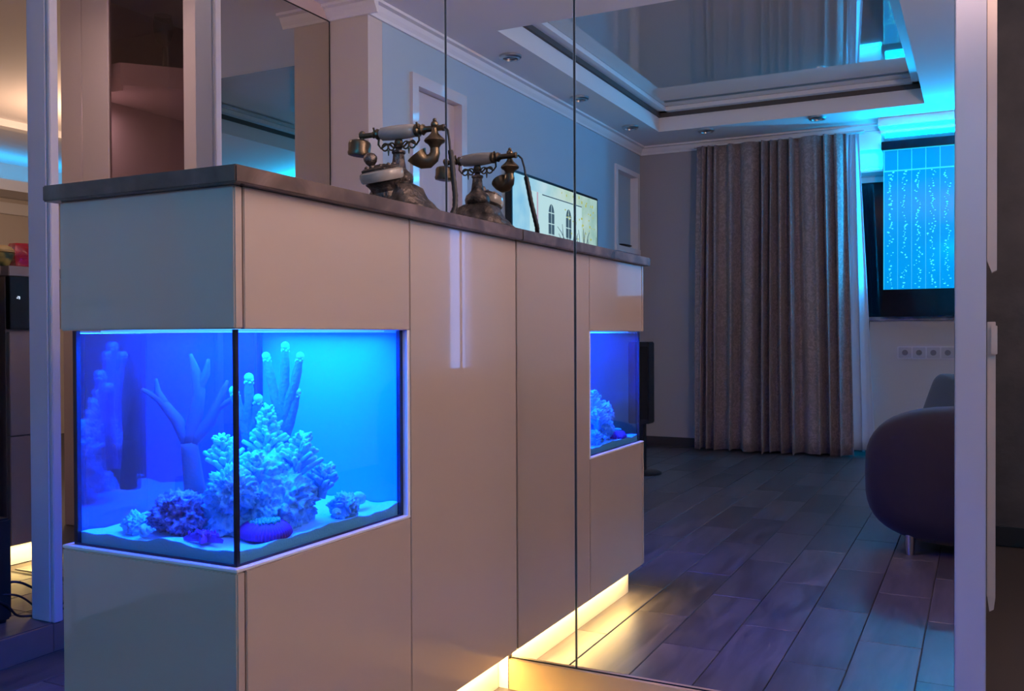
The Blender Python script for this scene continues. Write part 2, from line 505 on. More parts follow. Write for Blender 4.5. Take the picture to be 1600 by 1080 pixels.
def crown(name, p, q, nrm, zt, label=None, h=.065, d=.06):
    """moulded cornice from p to q (xy), standing off the wall along nrm"""
    prof = [(0, 0), (.012, 0), (.016, .012), (d * .45, h * .45), (d * .62, h * .75), (d, h * .8), (d, h), (0, h)]
    bm = bmesh.new(); A = []; B = []
    for s, z in prof:
        A.append(bm.verts.new((p[0] + nrm[0] * s, p[1] + nrm[1] * s, zt - h + z)))
        B.append(bm.verts.new((q[0] + nrm[0] * s, q[1] + nrm[1] * s, zt - h + z)))
    for i in range(len(prof) - 1):
        bm.faces.new((A[i], B[i], B[i + 1], A[i + 1]))
    bm.faces.new(A); bm.faces.new(B)
    m = MB(); m.add(bm)
    return struct(m.build(name, crown_m), label)


crown('trim_4', (XB, -1.405), (XB, YB), (1, 0), ZC, 'white crown moulding on the blue wall')
crown('trim_5', (XB, YB), (.40, YB), (0, 1), ZC, 'white crown moulding on the back wall')
crown('trim_6', (-2.62, -1.405), (XB + .06, -1.405), (0, 1), ZC, 'white crown moulding on the beige wall end')
# ---- recessed ceiling spots
def spot(i, x, y, label):
    t = empty('ceiling_spotlight', (x, y, ZC), label, 'spotlight', 'recessed spotlights around the ceiling tray')
    mx = Matrix.Translation((x, y, ZC))
    MB().lathe([(.062, -.001), (.062, -.012), (.054, -.020), (.042, -.020), (.040, -.004)], 28, mx).build('rim', steel, t, SM)
    MB().lathe([(.036, -.001), (.036, -.010), (.024, -.014), (0.001, -.015)], 24, mx).build('lens', dim_lens, t, SM)
    return t


SPOTS = [(-1.26, -2.46, 'recessed chrome ceiling spotlight nearest the door, first of the row along the blue wall'),
         (-1.27, -3.47, 'recessed chrome ceiling spotlight above the television, crossed by a mirror seam'),
         (-1.26, -4.42, 'recessed chrome ceiling spotlight near the corner of the blue wall and the curtain'),
         (-.79, -4.79, 'recessed chrome ceiling spotlight above the left part of the grey curtain'),
         (.02, -4.76, 'recessed chrome ceiling spotlight above the right part of the grey curtain')]
for i, (x, y, lab) in enumerate(SPOTS):
    spot(i, x, y, lab)

# ================================================================== MIRROR WALL
MX = [(-2.45, -.207, 'wide left wall mirror behind the cabinet, ending at the seam by the telephone'),
      (-.204, .161, 'narrow middle wall mirror between two thin seams where the cabinet meets it'),
      (.1645, 1.009, 'right-hand wall mirror beside the white end frame, showing curtain and floor')]
for a, b, lab in MX:
    o = MB().box((a, 0.0, .079), (b, .005, ZC - .002)).build('wall_mirror', mirror_m)
    tag(o, lab, 'mirror', 'mirror panels of the mirrored wall')
    for xx in ((a, b) if b < 1 else (a,)):
        if xx < -2.4: continue
        s = 1 if xx == a else -1
        bx('bevelled_edge', (xx, -.0006, .079), (xx + s * .0016, .0, ZC - .002), mirror_edge, o)
    bx('bottom_edge', (a, -.001, .077), (b, .005, .079), black_gap, o)
struct(bx('wall_mirror_backing', (-2.45, .0055, .0), (1.009, .0078, ZC), black_gap), 'black backing behind the mirrors')
fr1 = struct(MB().box((1.010, -.014, .0), (1.0675, .11, ZC), .002).build('trim_8', frame_m), 'white end frame at the right of the mirror wall')
# casing pieces behind the frame on the hallway side
struct(MB().prism([(1.069, 1.055), (1.078, 1.03), (1.087, 1.035), (1.087, 2.449), (1.069, 2.449)], .03, .06, 'y').build('trim_9', beige_trim), 'upper beige casing strip right of the white frame')
struct(MB().box((1.069, .03, .36), (1.085, .06, .929), .001).prism([(1.070, .36), (1.085, .36), (1.082, .335), (1.074, .33)], .032, .058, 'y').box((1.076, .022, .862), (1.088, .030, .921), .001).build('trim_10', beige_trim), 'lower beige casing strip right of the white frame')

# post at the left
post = struct(MB().box((-1.42, -.340, .0815), (-1.338, -.310, ZC), .003).box((-1.3355, -.338, .0815), (-1.322, -.310, ZC), .002).box((-1.338, -.328, .0815), (-1.334, -.314, ZC)).build('trim_11', post_m), 'white door post at the left')

# ================================================================== AQUARIUM CABINET
ZT, Z1, Z2, Z3 = 1.1465, .9172, .533, .0997
W, D = .4135, .494
cab = empty('aquarium_cabinet', (-.2, -.74, 0), 'glossy cream cabinet that frames the lit fish tank, free corner end', 'cabinet')
bx('upper_end_panel', (-W, -1.0, Z1), (0, -.981, ZT), cream, cab, .0025)
bx('lower_end_panel', (-W, -1.0, Z3), (0, -.981, Z2 - .006), cream, cab, .0025)
bx('upper_front_panel', (-.018, -.9785, Z1), (0, -D - .0012, ZT), cream, cab, .0015)
bx('lower_front_panel', (-.018, -.9785, Z3), (0, -D - .0012, Z2 - .006), cream, cab, .0015)
MB().box((-W + .003, -.980, Z1 + .004), (-.019, -D - .002, ZT - .004)).build('upper_carcass', carc, cab)
MB().box((-W + .003, -.980, Z3), (-.019, -D - .002, Z2 - .007)).build('lower_carcass', carc, cab)
bx('hood_board', (-W + .002, -.98, Z1 + .0005), (-.019, -D - .002, Z1 + .0038), shelf_white, cab)
bx('tank_shelf', (-W, -1.0, Z2 - .0055), (0, -D - .001, Z2), shelf_white, cab, .001)
bx('tank_back_panel', (-W, -D - .010, Z2), (-.001, -D - .001, Z1), mat('tank_background_white', (.80, .84, .88), .5), cab)
bx('plinth', (-W + .01, -.965, 0), (-.047, -D - .001, Z3), white_lacq, cab, .001)
bx('led_strip', (-.031, -.962, .0962), (-.021, -D - .001, Z3), mat('led_profile', (.75, .72, .65), .5), cab)

tall = empty('storage_cabinet', (-.2, -.25, 0), 'tall glossy cream cabinet with one plain door, between the fish tank and the mirror', 'cabinet')
bx('door', (-.018, -D + .0012, Z3), (0, -.003, ZT), cream, tall, .0015)
MB().box((-W, -D, Z3), (-.0185, -.002, ZT)).build('carcass', cream, tall)
bx('plinth', (-W + .01, -D + .0005, 0), (-.047, -.017, Z3), white_lacq, tall, .001)
bx('led_strip', (-.031, -D, .0962), (-.021, -.02, Z3), mat('led_profile'), tall)

top = MB().box((-W - .022, -1.017, 1.147), (.02, -.001, 1.1755), .0022).build('stone_countertop', stone)
tag(top, 'brown marble counter slab lying across both cream cabinets up to the mirror', 'countertop')

# ---- fish tank
tank = empty('fish_tank', (-.2, -.75, Z2), 'rectangular glass fish tank with blue light set into the corner of the cabinet', 'fish tank')
TX, TYF, TYR, TXL = -.012, -.988, -.506, -.395
g = .006
bx('front_glass', (TX - g, TYF + .001, Z2 + .001), (TX, TYR, Z1 - .001), clear_glass, tank)
bx('end_glass', (TXL, TYF, Z2 + .001), (TX - .0005, TYF + g, Z1 - .001), clear_glass, tank)
bx('rear_glass', (TXL, TYF + g, Z2 + .001), (TXL + g, TYR, Z1 - .001), glass_mat('reflective_rear_glass', (.97, .985, 1.0), 2.7), tank)
bx('bottom_glass', (TXL, TYF, Z2 + .0002), (TX, TYR, Z2 + .001), seal, tank)
for nm, a, b in (('corner', (TX - .0055, TYF + .0), (TX + .0012, TYF + .0068)), ('left', (TXL - .001, TYF - .0005), (TXL + .0085, TYF + .008)),
                 ('right', (TX - .008, TYR - .010), (TX + .001, TYR)), ('rear', (TXL - .001, TYR - .008), (TXL + .008, TYR))):
    bx('silicone_seal', (a[0], a[1], Z2 + .001), (b[0], b[1], Z1 - .0005), seal, tank)
sl = MB()
sl.box((TX - .001, TYF, Z2 + .0005), (TX + .001, TYR, Z2 + .004)).box((TXL, TYF - .001, Z2 + .0005), (TX, TYF + .001, Z2 + .004))
sl.build('bottom_seal', seal, tank)
bx('light_bar', (-.37, -.95, .9138), (-.04, -.53, .9165), mat('tank_lamp', (.4, .6, .9), .4, emit=(.05, .35, 1), estr=1.5), tank)
wt = MB().box((TXL + g + .0003, TYF + g + .0003, Z2 + .0012), (TX - g - .0003, TYR - .0003, .9115)).build('water', water_m, tank)
wt['kind'] = 'stuff'

# sand
def sand_h(x, y):
    return .556 + .010 * noise.noise(Vector((x * 9, y * 9, 1))) + .004 * noise.noise(Vector((x * 30, y * 30, 4))) + .012 * max(0, (y + .75)) * (1 if x < -.1 else .4)


bm = bmesh.new(); nx, ny = 44, 56
x0, x1, y0, y1 = TXL + g + .0008, TX - g - .0008, TYF + g + .0008, TYR - .0008
gr = [[bm.verts.new((x0 + (x1 - x0) * i / nx, y0 + (y1 - y0) * j / ny, sand_h(x0 + (x1 - x0) * i / nx, y0 + (y1 - y0) * j / ny))) for j in range(ny + 1)] for i in range(nx + 1)]
for i in range(nx):
    for j in range(ny):
        bm.faces.new((gr[i][j], gr[i + 1][j], gr[i + 1][j + 1], gr[i][j + 1]))
bd = [gr[i][0] for i in range(nx + 1)] + [gr[nx][j] for j in range(1, ny + 1)] + [gr[i][ny] for i in range(nx - 1, -1, -1)] + [gr[0][j] for j in range(ny - 1, 0, -1)]
lo = [bm.verts.new((v.co.x, v.co.y, Z2 + .0015)) for v in bd]
for k in range(len(bd)):
    j = (k + 1) % len(bd)
    bm.faces.new((bd[k], bd[j], lo[j], lo[k]))
bm.faces.new(lo)
mm = MB(); mm.add(bm)
sand = mm.build('sand', mat('white_reef_sand', (.80, .80, .78), .9, bump=(220, .5, .003)), None, SM)
tag(sand, 'white sand bed on the bottom of the blue fish tank', 'sand', kind='stuff')

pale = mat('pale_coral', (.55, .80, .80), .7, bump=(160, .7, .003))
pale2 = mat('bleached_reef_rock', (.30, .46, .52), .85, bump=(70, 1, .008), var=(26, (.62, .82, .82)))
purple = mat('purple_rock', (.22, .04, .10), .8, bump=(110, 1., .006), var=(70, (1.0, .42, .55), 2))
dullpink = mat('coral_reflection_pink', (.34, .06, .04), .8, bump=(100, .5, .003))
purple2 = mat('violet_starfish', (.70, .05, .40), .7, bump=(150, .8, .003))
green_c = mat('green_coral_top', (.22, .62, .30), .7, bump=(200, .8, .003))
blue_tip = mat('coral_with_dark_body', (.14, .24, .42), .8, bump=(140, 1, .004))


def rock(name, c, r, m, label, cat='rock', sc=(1, 1, 1), seed=0, amp=.35, fr=3.0, sub=5, lump=0.0, group=None):
    bm = bmesh.new(); bmesh.ops.create_icosphere(bm, subdivisions=sub, radius=1)
    for v in bm.verts:
        d = v.co.normalized()
        n1 = noise.noise(d * fr * .5 + Vector((seed, 0, 0)))
        n2 = noise.noise(d * fr * 1.6 + Vector((0, seed, 3)))
        h = 1 + amp * n1 + amp * .5 * n2
        if lump:
            vd = noise.voronoi(d * fr * 1.8 + Vector((seed, seed, 0)))[0][0]
            h += lump * (.5 - vd)
        h += .10 * noise.noise(d * fr * 4.5 + Vector((3, seed, 0))) + .05 * noise.noise(d * fr * 10 + Vector((seed, 7, 0)))
        co = Vector((d.x * sc[0], d.y * sc[1], d.z * sc[2])) * r * h
        v.co = co + Vector(c)
        v.co.z = max(v.co.z, .545)
    mm = MB(); mm.add(bm)
    o = mm.build(name, m, None, 4)
    tag(o, label, cat, group)
    return o


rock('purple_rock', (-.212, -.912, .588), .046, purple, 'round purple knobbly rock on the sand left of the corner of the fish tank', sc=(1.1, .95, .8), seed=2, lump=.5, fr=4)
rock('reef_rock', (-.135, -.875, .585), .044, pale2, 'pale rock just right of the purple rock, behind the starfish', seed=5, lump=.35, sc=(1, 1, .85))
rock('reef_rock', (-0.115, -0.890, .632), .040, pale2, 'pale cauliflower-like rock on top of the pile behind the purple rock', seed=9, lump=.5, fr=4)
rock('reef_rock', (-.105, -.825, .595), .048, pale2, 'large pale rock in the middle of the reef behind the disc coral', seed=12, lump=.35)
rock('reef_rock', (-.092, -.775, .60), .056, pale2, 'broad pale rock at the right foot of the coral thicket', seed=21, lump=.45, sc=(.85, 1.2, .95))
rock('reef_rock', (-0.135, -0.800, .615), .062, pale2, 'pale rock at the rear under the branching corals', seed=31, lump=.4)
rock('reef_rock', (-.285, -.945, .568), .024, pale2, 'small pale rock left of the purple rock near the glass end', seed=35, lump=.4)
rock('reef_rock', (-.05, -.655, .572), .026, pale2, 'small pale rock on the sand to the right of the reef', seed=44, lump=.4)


def acropora(name, base, h, m, label, seed, spread=.5, n=60, stub=.022, rt0=.012, lean=(0, 0)):
    """upright trunk thick with short blunt branchlets"""
    r_ = random.Random(seed); mb = MB(); b = Vector(base)
    topp = b + Vector((lean[0], lean[1], h))
    mb.tube([b, b.lerp(topp, .5) + Vector((.004, 0, 0)), topp], [rt0, rt0 * .75, rt0 * .4], 8)
    for k in range(n):
        t = (k + .5) / n
        p = b.lerp(topp, .1 + .88 * t)
        a = k * 2.39996 + r_.uniform(-.3, .3)
        w = stub * (1.6 - t * 1.0) * r_.uniform(.8, 1.3) * (1 + spread * (1 - t))
        d = Vector((math.cos(a), math.sin(a), .65)).normalized()
        e = p + d * w
        mb.tube([p, p + d * w * .55 + Vector((0, 0, .001)), e, e + d * .002], [.0048, .0050, .0044, .0018], 6)
        for s in range(2):
            a2 = a + r_.uniform(-1, 1)
            d2 = Vector((math.cos(a2), math.sin(a2), .9)).normalized()
            q = p + d * w * r_.uniform(.4, .8)
            mb.tube([q, q + d2 * .010, q + d2 * .0125], [.0036, .0034, .0014], 5)
    o = mb.build(name, m, None, 4)
    return tag(o, label, 'coral')


def antler(name, base, tips, m, label, r0=.010, r1=.006, tipm=None):
    """thick forked fingers; tips = list of (path of points)"""
    mb = MB()
    tb = MB()
    for path in tips:
        pts = [Vector(base)] + [Vector(p) for p in path]
        fine = []
        for i in range(len(pts) - 1):
            for s in range(4):
                fine.append(pts[i].lerp(pts[i + 1], s / 4))
        fine.append(pts[-1])
        n = len(fine)
        mb.tube(fine, [r0 + (r1 - r0) * i / (n - 1) + .0009 * math.sin(i * 2.1) for i in range(n)], 9)
        e = fine[-1]; dd = (fine[-1] - fine[-2]).normalized()
        (tb if tipm else mb).ball(e + dd * .002, r1 * 1.12, 2)
        for k in range(9):
            a = k * 2.4
            off = Vector((math.cos(a), math.sin(a), .3 * math.sin(k))) * r1 * .9
            (tb if tipm else mb).ball(e - dd * (.004 + .0018 * (k % 4)) + off, r1 * .38, 1)
    o = mb.build(name, m, None, 4)
    if tipm:
        tb.build('coral_tip', tipm, o, 4)['kind'] = 'stuff'
    return tag(o, label, 'coral')


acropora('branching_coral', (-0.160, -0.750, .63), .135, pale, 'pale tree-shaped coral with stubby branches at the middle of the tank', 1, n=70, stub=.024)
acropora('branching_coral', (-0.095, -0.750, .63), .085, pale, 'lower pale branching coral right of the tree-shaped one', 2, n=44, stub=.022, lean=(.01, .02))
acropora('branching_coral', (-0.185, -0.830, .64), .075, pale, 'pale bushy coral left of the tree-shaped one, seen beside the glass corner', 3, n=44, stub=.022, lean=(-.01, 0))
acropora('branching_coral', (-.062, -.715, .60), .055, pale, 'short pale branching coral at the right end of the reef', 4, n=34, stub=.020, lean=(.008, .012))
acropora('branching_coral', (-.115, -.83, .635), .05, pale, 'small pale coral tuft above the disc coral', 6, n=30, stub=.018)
antler('finger_coral', (-0.160, -0.705, .62), [((-0.158, -0.705, .74), (-0.177, -0.710, .80), (-0.191, -0.714, .865)), ((-0.158, -0.705, .74), (-0.153, -0.705, .82), (-0.151, -0.705, .885)),
                                             ((-0.158, -0.705, .74), (-0.133, -0.700, .81), (-0.123, -0.695, .865)), ((-0.159, -0.705, .70), (-0.141, -0.700, .75), (-0.131, -0.695, .795))],
       blue_tip, 'tall finger coral with pale blunt tips rising above the reef', .015, .0072, pale)
antler('finger_coral', (-0.195, -0.750, .63), [((-0.200, -0.760, .72), (-.213, -.770, .775), (-.218, -.774, .80)), ((-0.200, -0.760, .72), (-0.189, -0.765, .78), (-0.187, -0.767, .825)), ((-0.197, -0.755, .70), (-0.181, -0.755, .755), (-0.171, -0.760, .785))],
       blue_tip, 'shorter finger coral with pale tips left of the tall one', .012, .0082, pale)
AB = Vector((-.31, -.80, .0))
AD = Vector((.85, .53, 0))          # plane of the flat fan


def fan(u, z):
    return tuple(AB + AD * (u * 1.12) + Vector((0, 0, z)))


mb = MB()
for path, rr in (([(.010, .60), (.004, .66), (.0, .70)], (.021, .018, .0165)), ([(.0, .70), (-.02, .745), (-.048, .785), (-.078, .805)], (.015, .012, .009, .003)),
                 ([(-.040, .775), (-.052, .80), (-.054, .825)], (.009, .007, .0025)), ([(.0, .70), (.012, .755), (.018, .80), (.012, .84), (.004, .872)], (.016, .014, .012, .009, .003)),
                 ([(.016, .80), (.030, .835), (.034, .862)], (.010, .008, .003)), ([(.004, .70), (.035, .74), (.052, .78), (.066, .82)], (.013, .012, .009, .003)), ([(.046, .765), (.066, .778), (.080, .79)], (.008, .006, .0025))):
    pts = [Vector(fan(*p)) for p in path]
    f = []; fr_ = []
    for i in range(len(pts) - 1):
        for s_ in range(3):
            f.append(pts[i].lerp(pts[i + 1], s_ / 3)); fr_.append(rr[i] + (rr[i + 1] - rr[i]) * s_ / 3)
    f.append(pts[-1]); fr_.append(rr[-1])
    mb.tube(f, fr_, 9)
tag(mb.build('reflected_coral', dullpink, None, 4), 'dull pink antler-shaped coral seen through the end glass of the tank', 'coral')  # solid shape added in place of a reflection of the reef

# disc coral: ridged dome
dc = empty('disc_coral', (-.062, -.865, .562), 'purple ridged disc coral with green top on the sand, right of the glass corner', 'coral')
mxd = Matrix.Translation((-.062, -.865, .560)) @ Matrix.Rotation(.10, 4, 'Y') @ Matrix.Diagonal((.9, 1.05, 1, 1))
MB().lathe([(.044, -.004), (.048, .002), (.045, .010), (.036, .018), (.024, .022)], 240, mxd, lambda a, z: 1 + .035 * math.sin(48 * a)).build('ridged_rim', mat('disc_purple', (.55, .05, .32), .7), dc, SM)
mb = MB()
for k in range(70):
    a = k * 2.39996; r = .028 * math.sqrt(k / 70)
    mb.ball((-.062 + .9 * r * math.cos(a), -.865 + 1.05 * r * math.sin(a), .5815 + .003 * (1 - r / .028)), .0032, 1, (1, 1, 1.3))
mb.build('polyp_top', green_c, dc, 4)

# starfish
bm = bmesh.new()
cst = Vector((-.112, -.958, .566)); ring = []
N = 40
for i in range(N):
    a = 2 * PI * i / N
    k = abs(((a * 5 / (2 * PI)) % 1) - .5) * 2
    ring.append((a, .012 + .026 * k ** 1.6))
ctr = bm.verts.new(cst + Vector((0, 0, .011)))
inn = [bm.verts.new(cst + Vector((math.cos(a) * r * .62 * 1.15, math.sin(a) * r * .62 * .6, .009 - .05 * r))) for a, r in ring]
out = [bm.verts.new(cst + Vector((math.cos(a) * r * 1.15, math.sin(a) * r * .6, 0))) for a, r in ring]
bot = [bm.verts.new(cst + Vector((math.cos(a) * r * 1.1, math.sin(a) * r * .57, -.006))) for a, r in ring]
for i in range(N):
    j = (i + 1) % N
    bm.faces.new((ctr, inn[i], inn[j])); bm.faces.new((inn[i], out[i], out[j], inn[j])); bm.faces.new((out[i], bot[i], bot[j], out[j]))
bm.faces.new(bot[::-1])
mb = MB(); mb.add(bm)
for i in range(0, N, 2):
    a, r = ring[i]
    mb.ball(cst + Vector((math.cos(a) * r * .7 * 1.15, math.sin(a) * r * .7 * .6, .009 - .05 * r)), .0028, 1, (1, 1, 1.6))
tag(mb.build('starfish', purple2, None, SM), 'violet knobbly starfish on the sand left of the glass corner of the tank', 'starfish')

# shells
def shell(c, s, rz, label):
    pts = []; rad = []
    for i in range(40):
        t = i / 39; a = t * 6 * PI
        rr = .55 * s * (1 - t)
        pts.append((rr * math.cos(a) * .5, rr * math.sin(a) * .5, s * 1.3 * t)); rad.append(.34 * s * (1 - t) + .0006)
    mb = MB(); mb.tube(pts, rad, 8)
    o = mb.build('sea_shell', pale, None, 4)
    o.matrix_world = Matrix.Translation(c) @ Matrix.Rotation(rz, 4, 'Z') @ Matrix.Rotation(PI / 2 - .12, 4, 'Y')
    return tag(o, label, 'shell')


shell((-.245, -.972, .568), .022, .25, 'pale pointed sea shell on the sand in front of the purple rock')
shell((-.06, -.595, .575), .030, 2.0, 'white spiral sea shell on the sand near the right end of the tank')
shell((-.035, -.70, .570), .017, -.9, 'small white sea shell by the front glass, right of the disc coral')

# ================================================================== TELEPHONE
PX, PY, PZ = -.222, -.205, 1.1755
tel = empty('rotary_telephone', (PX, PY, PZ), 'ornate brass cradle telephone with cream handset grip standing on the marble counter', 'telephone')


def sq(n_, a, b, z, e=3.2):
    out = []
    for i in range(n_):
        t = 2 * PI * i / n_
        c, s = math.cos(t), math.sin(t)
        out.append((a * math.copysign(abs(c) ** (2 / e), c), b * math.copysign(abs(s) ** (2 / e), s), z))
    return out


def loft(rings, mx, m, name, parent, wob=0.0):
    bm = bmesh.new(); R = []
    for k, rg in enumerate(rings):
        n_ = len(rg)
        R.append([bm.verts.new(mx @ Vector((p[0] * (1 + wob * math.sin(14 * PI * i / n_ * 2) * (1 if 1 <= k <= 4 else 0)), p[1] * (1 + wob * math.sin(14 * PI * i / n_ * 2) * (1 if 1 <= k <= 4 else 0)), p[2]))) for i, p in enumerate(rg)])
    n_ = len(R[0])
    for k in range(len(R) - 1):
        for i in range(n_):
            j = (i + 1) % n_
            bm.faces.new((R[k][i], R[k][j], R[k + 1][j], R[k + 1][i]))
    bm.faces.new(R[0][::-1]); bm.faces.new(R[-1])
    mb = MB(); mb.add(bm)
    return mb.build(name, m, parent, SM)


T = Matrix.Translation((PX, PY, PZ))
NN = 96
loft([sq(NN, .118, .098, 0), sq(NN, .122, .102, .010), sq(NN, .116, .096, .022), sq(NN, .100, .086, .036), sq(NN, .088, .076, .046), sq(NN, .084, .072, .054), sq(NN, .070, .062, .066), sq(NN, .064, .056, .078), sq(NN, .058, .050, .092), sq(NN, .040, .036, .102)],
     T, brass_dk, 'carved_base', tel, .018)
MB().lathe([(.046, .074), (.044, .082), (.036, .090), (.030, .098), (.034, .106), (.036, .116), (.032, .128), (.023, .136), (.018, .142), (.0145, .165), (.0135, .176), (.017, .180), (.0165, .185), (.009, .187), (.007, .190), (.010, .193), (.007, .196), (.006, .199)], 28,
           Matrix.Translation((PX, PY + .005, PZ)), lambda a, z: 1 + (.05 * math.cos(8 * a) if .138 < z < .178 else .03 * math.cos(12 * a))).build('column', brass_dk, tel, SM)
# cradle: crossbar of scrolls with two forks
cz = PZ + .200
cr_ = MB()
cr_.ball((PX, PY + .005, cz + .006), .012, 2, (1, .7, 1))
for s in (-1, 1):
    cr_.tube([(PX, PY + .005, cz), (PX + s * .015, PY + .005, cz - .006), (PX + s * .026, PY + .005, cz + .004), (PX + s * .038, PY + .005, cz + .004), (PX + s * .052, PY + .005, cz - .004), (PX + s * .060, PY + .005, cz + .006), (PX + s * .0585, PY + .005, cz + .020), (PX + s * .064, PY + .005, cz + .034)], .0028, 8)
    for cxo in (.021, .040):
        cr_.tube([(PX + s * cxo + .009 * math.cos(t * PI / 6), PY + .005, cz - .002 + .009 * math.sin(t * PI / 6)) for t in range(13)], .0022, 6)
    cr_.tube([(PX + s * .030, PY + .005, cz - .010), (PX + s * .030, PY + .005, cz - .024)], [.003, .0012], 8)
    for q in (-1, 1):
        cr_.tube([(PX + s * .063, PY + .005, cz + .030), (PX + s * .063, PY + .005 + q * .012, cz + .034), (PX + s * .063, PY + .005 + q * .017, cz + .046)], .0026, 8)
cr_.build('cradle', brass, tel, SM)
# handset (a part with grip, earpiece and mouthpiece)
hz = PZ + .231
hy = PY + .005
hrot = Matrix.Translation((PX, hy, hz)) @ Matrix.Rotation(.05, 4, 'Z') @ Matrix.Rotation(PI / 2, 4, 'Y')
hs = MB().lathe([(.001, -.112), (.007, -.111), (.0085, -.104), (.007, -.100), (.0065, -.075), (.009, -.072), (.0065, -.069), (.011, -.064), (.014, -.060), (.012, -.054), (.008, -.05), (.008, .04), (.012, .046), (.016, .050), (.016, .058), (.012, .061), (.011, .066), (.014, .069), (.010, .073), (.0075, .078), (.007, .12), (.0085, .123), (.0085, .128), (.001, .130)], 22, hrot).build('handset', brass, tel, SM)
MB().lathe([(.012, -.052), (.0165, -.046), (.0185, -.02), (.0190, 0), (.0182, .022), (.0165, .043), (.012, .049)], 10, hrot).build('grip', porcelain, hs, SM)
ex = PX - .106
ep = MB()
ep.ball((ex, hy - .004, hz + .004), .0095, 2)
ep.tube([(ex, hy - .004, hz + .002), (ex, hy - .006, hz - .012)], .006, 10)
ep.lathe([(.001, .0), (.018, .0), (.026, -.004), (.0285, -.010), (.0275, -.028), (.029, -.033), (.027, -.039), (.018, -.041), (.001, -.037)], 28, Matrix.Translation((ex - .004, hy - .008, hz - .010)) @ Matrix.Rotation(.1, 4, 'Y'))
ep.build('earpiece', brass, hs, SM)
mx_ = PX + .104
mp_ = MB()
mp_.ball((mx_, hy, hz + .008), .010, 2); mp_.ball((mx_, hy, hz + .019), .005, 2)
mp_.lathe([(.005, .004), (.007, -.006), (.010, -.014), (.016, -.020), (.024, -.027), (.026, -.031), (.024, -.035), (.017, -.039), (.012, -.046), (.011, -.05)], 24, Matrix.Translation((mx_, hy, hz)))
hp = [(mx_, hy, hz - .048), (mx_ + .001, hy, hz - .060), (mx_ - .003, hy - .002, hz - .072), (mx_ - .013, hy - .006, hz - .080), (mx_ - .025, hy - .011, hz - .079), (mx_ - .034, hy - .016, hz - .072), (mx_ - .039, hy - .019, hz - .064)]
mp_.tube(hp, [.011, .0125, .0145, .017, .020, .0235, .027], 20, True)
mp_.build('mouthpiece', brass, hs, SM)
# dial unit leaning towards the room
dx, dy, dz = PX - .008, PY - .056, PZ + .117
DM = Matrix.Translation((dx, dy, dz)) @ Matrix.Rotation(.30, 4, 'Z') @ Matrix.Rotation(.22, 4, 'X') @ Matrix.Rotation(-.14, 4, 'Y')
MB().lathe([(.036, -.016), (.049, -.014), (.052, -.010), (.054, .000), (.053, .008), (.047, .012)], 40, DM).build('dial_plate', porcelain, tel, SM)
MB().lathe([(.030, -.062), (.034, -.052), (.030, -.040), (.036, -.026), (.044, -.017), (.036, -.0155)], 36, DM, lambda a, z: 1 + .03 * math.cos(12 * a)).build('dial_support', brass_dk, tel, SM)
dl = MB().lathe([(.046, .011), (.047, .017), (.040, .021), (.018, .022), (.012, .026)], 40, DM, lambda a, z: 1 + .03 * math.cos(10 * a))
for k in range(10):
    a = 2 * PI * k / 10
    bm = bmesh.new(); bmesh.ops.create_icosphere(bm, subdivisions=1, radius=.0062)
    dl.add(bm, DM @ Matrix.Translation((.034 * math.cos(a), .034 * math.sin(a), .021)))
dl.build('dial', brass_dk, tel, SM)
MB().lathe([(.010, .022), (.008, .032), (.007, .036), (.013, .042), (.0165, .050), (.0165, .056), (.012, .063), (.004, .067)], 20, DM @ Matrix.Translation((-.020, .0, -.010)), lambda a, z: 1 + .05 * math.cos(6 * a)).build('dial_knob', brass_dk, tel, SM)
for s in (-1, 1):
    for q in (-1, 1):
        MB().ball((PX + s * .095, PY + q * .078, PZ + .004), .008, 2, (1.2, 1.2, .6)).build('foot', brass_dk, tel, 4)
# thin then braided cord
c0 = Vector((PX + .131, hy + .004, hz))
cord = [c0, c0 + Vector((.010, -.004, -.010)), c0 + Vector((.016, -.008, -.035)), c0 + Vector((.020, -.010, -.065))]
MB().tube(cord, .0028, 8).build('thin_cord', cord_m, tel, SM)
c1 = [c0 + Vector(v) for v in ((.020, -.010, -.060), (.026, -.012, -.090), (.032, -.016, -.130), (.040, -.022, -.170), (.044, -.030, -.200), (.040, -.040, -.220), (.028, -.046, -.2265), (.010, -.042, -.2265), (-.020, -.02, -.2265))]
fine = []
for i in range(len(c1) - 1):
    for s in range(5):
        fine.append(c1[i].lerp(c1[i + 1], s / 5))
fine.append(c1[-1])
MB().tube(fine, [.0062 + .0007 * (i % 2) for i in range(len(fine))], 10).build('cord', cord_m, tel, SM)

# ================================================================== LEFT OF THE CABINET
# speaker box on the raised floor
sp = empty('floor_speaker', (-1.5, -.44, .081), 'black box speaker with round ports on the raised floor at the left edge', 'speaker')
bx('box', (-1.62, -.53, .092), (-1.441, -.385, .385), black_pl, sp, .006)
for s in (-1.60, -1.47):
    for q in (-.515, -.40):
        MB().lathe([(.012, 0), (.014, .008), (.010, .012)], 16, Matrix.Translation((s, q, .081))).build('foot', black_pl, sp, SM)
MB().lathe([(.045, 0), (.046, .004), (.036, .004), (.03, -.002), (.004, .0)], 28, Matrix.Translation((-1.452, -.455, .30)) @ Matrix.Rotation(PI / 2, 4, 'Y')).build('port', mat('grey_rubber', (.05, .05, .05), .6), sp, SM)
for k in range(3):
    MB().lathe([(.008, 0), (.008, .006), (.004, .008)], 14, Matrix.Translation((-1.452, -.43 - .025 * k, .17)) @ Matrix.Rotation(PI / 2, 4, 'Y')).build('socket', steel, sp, SM)


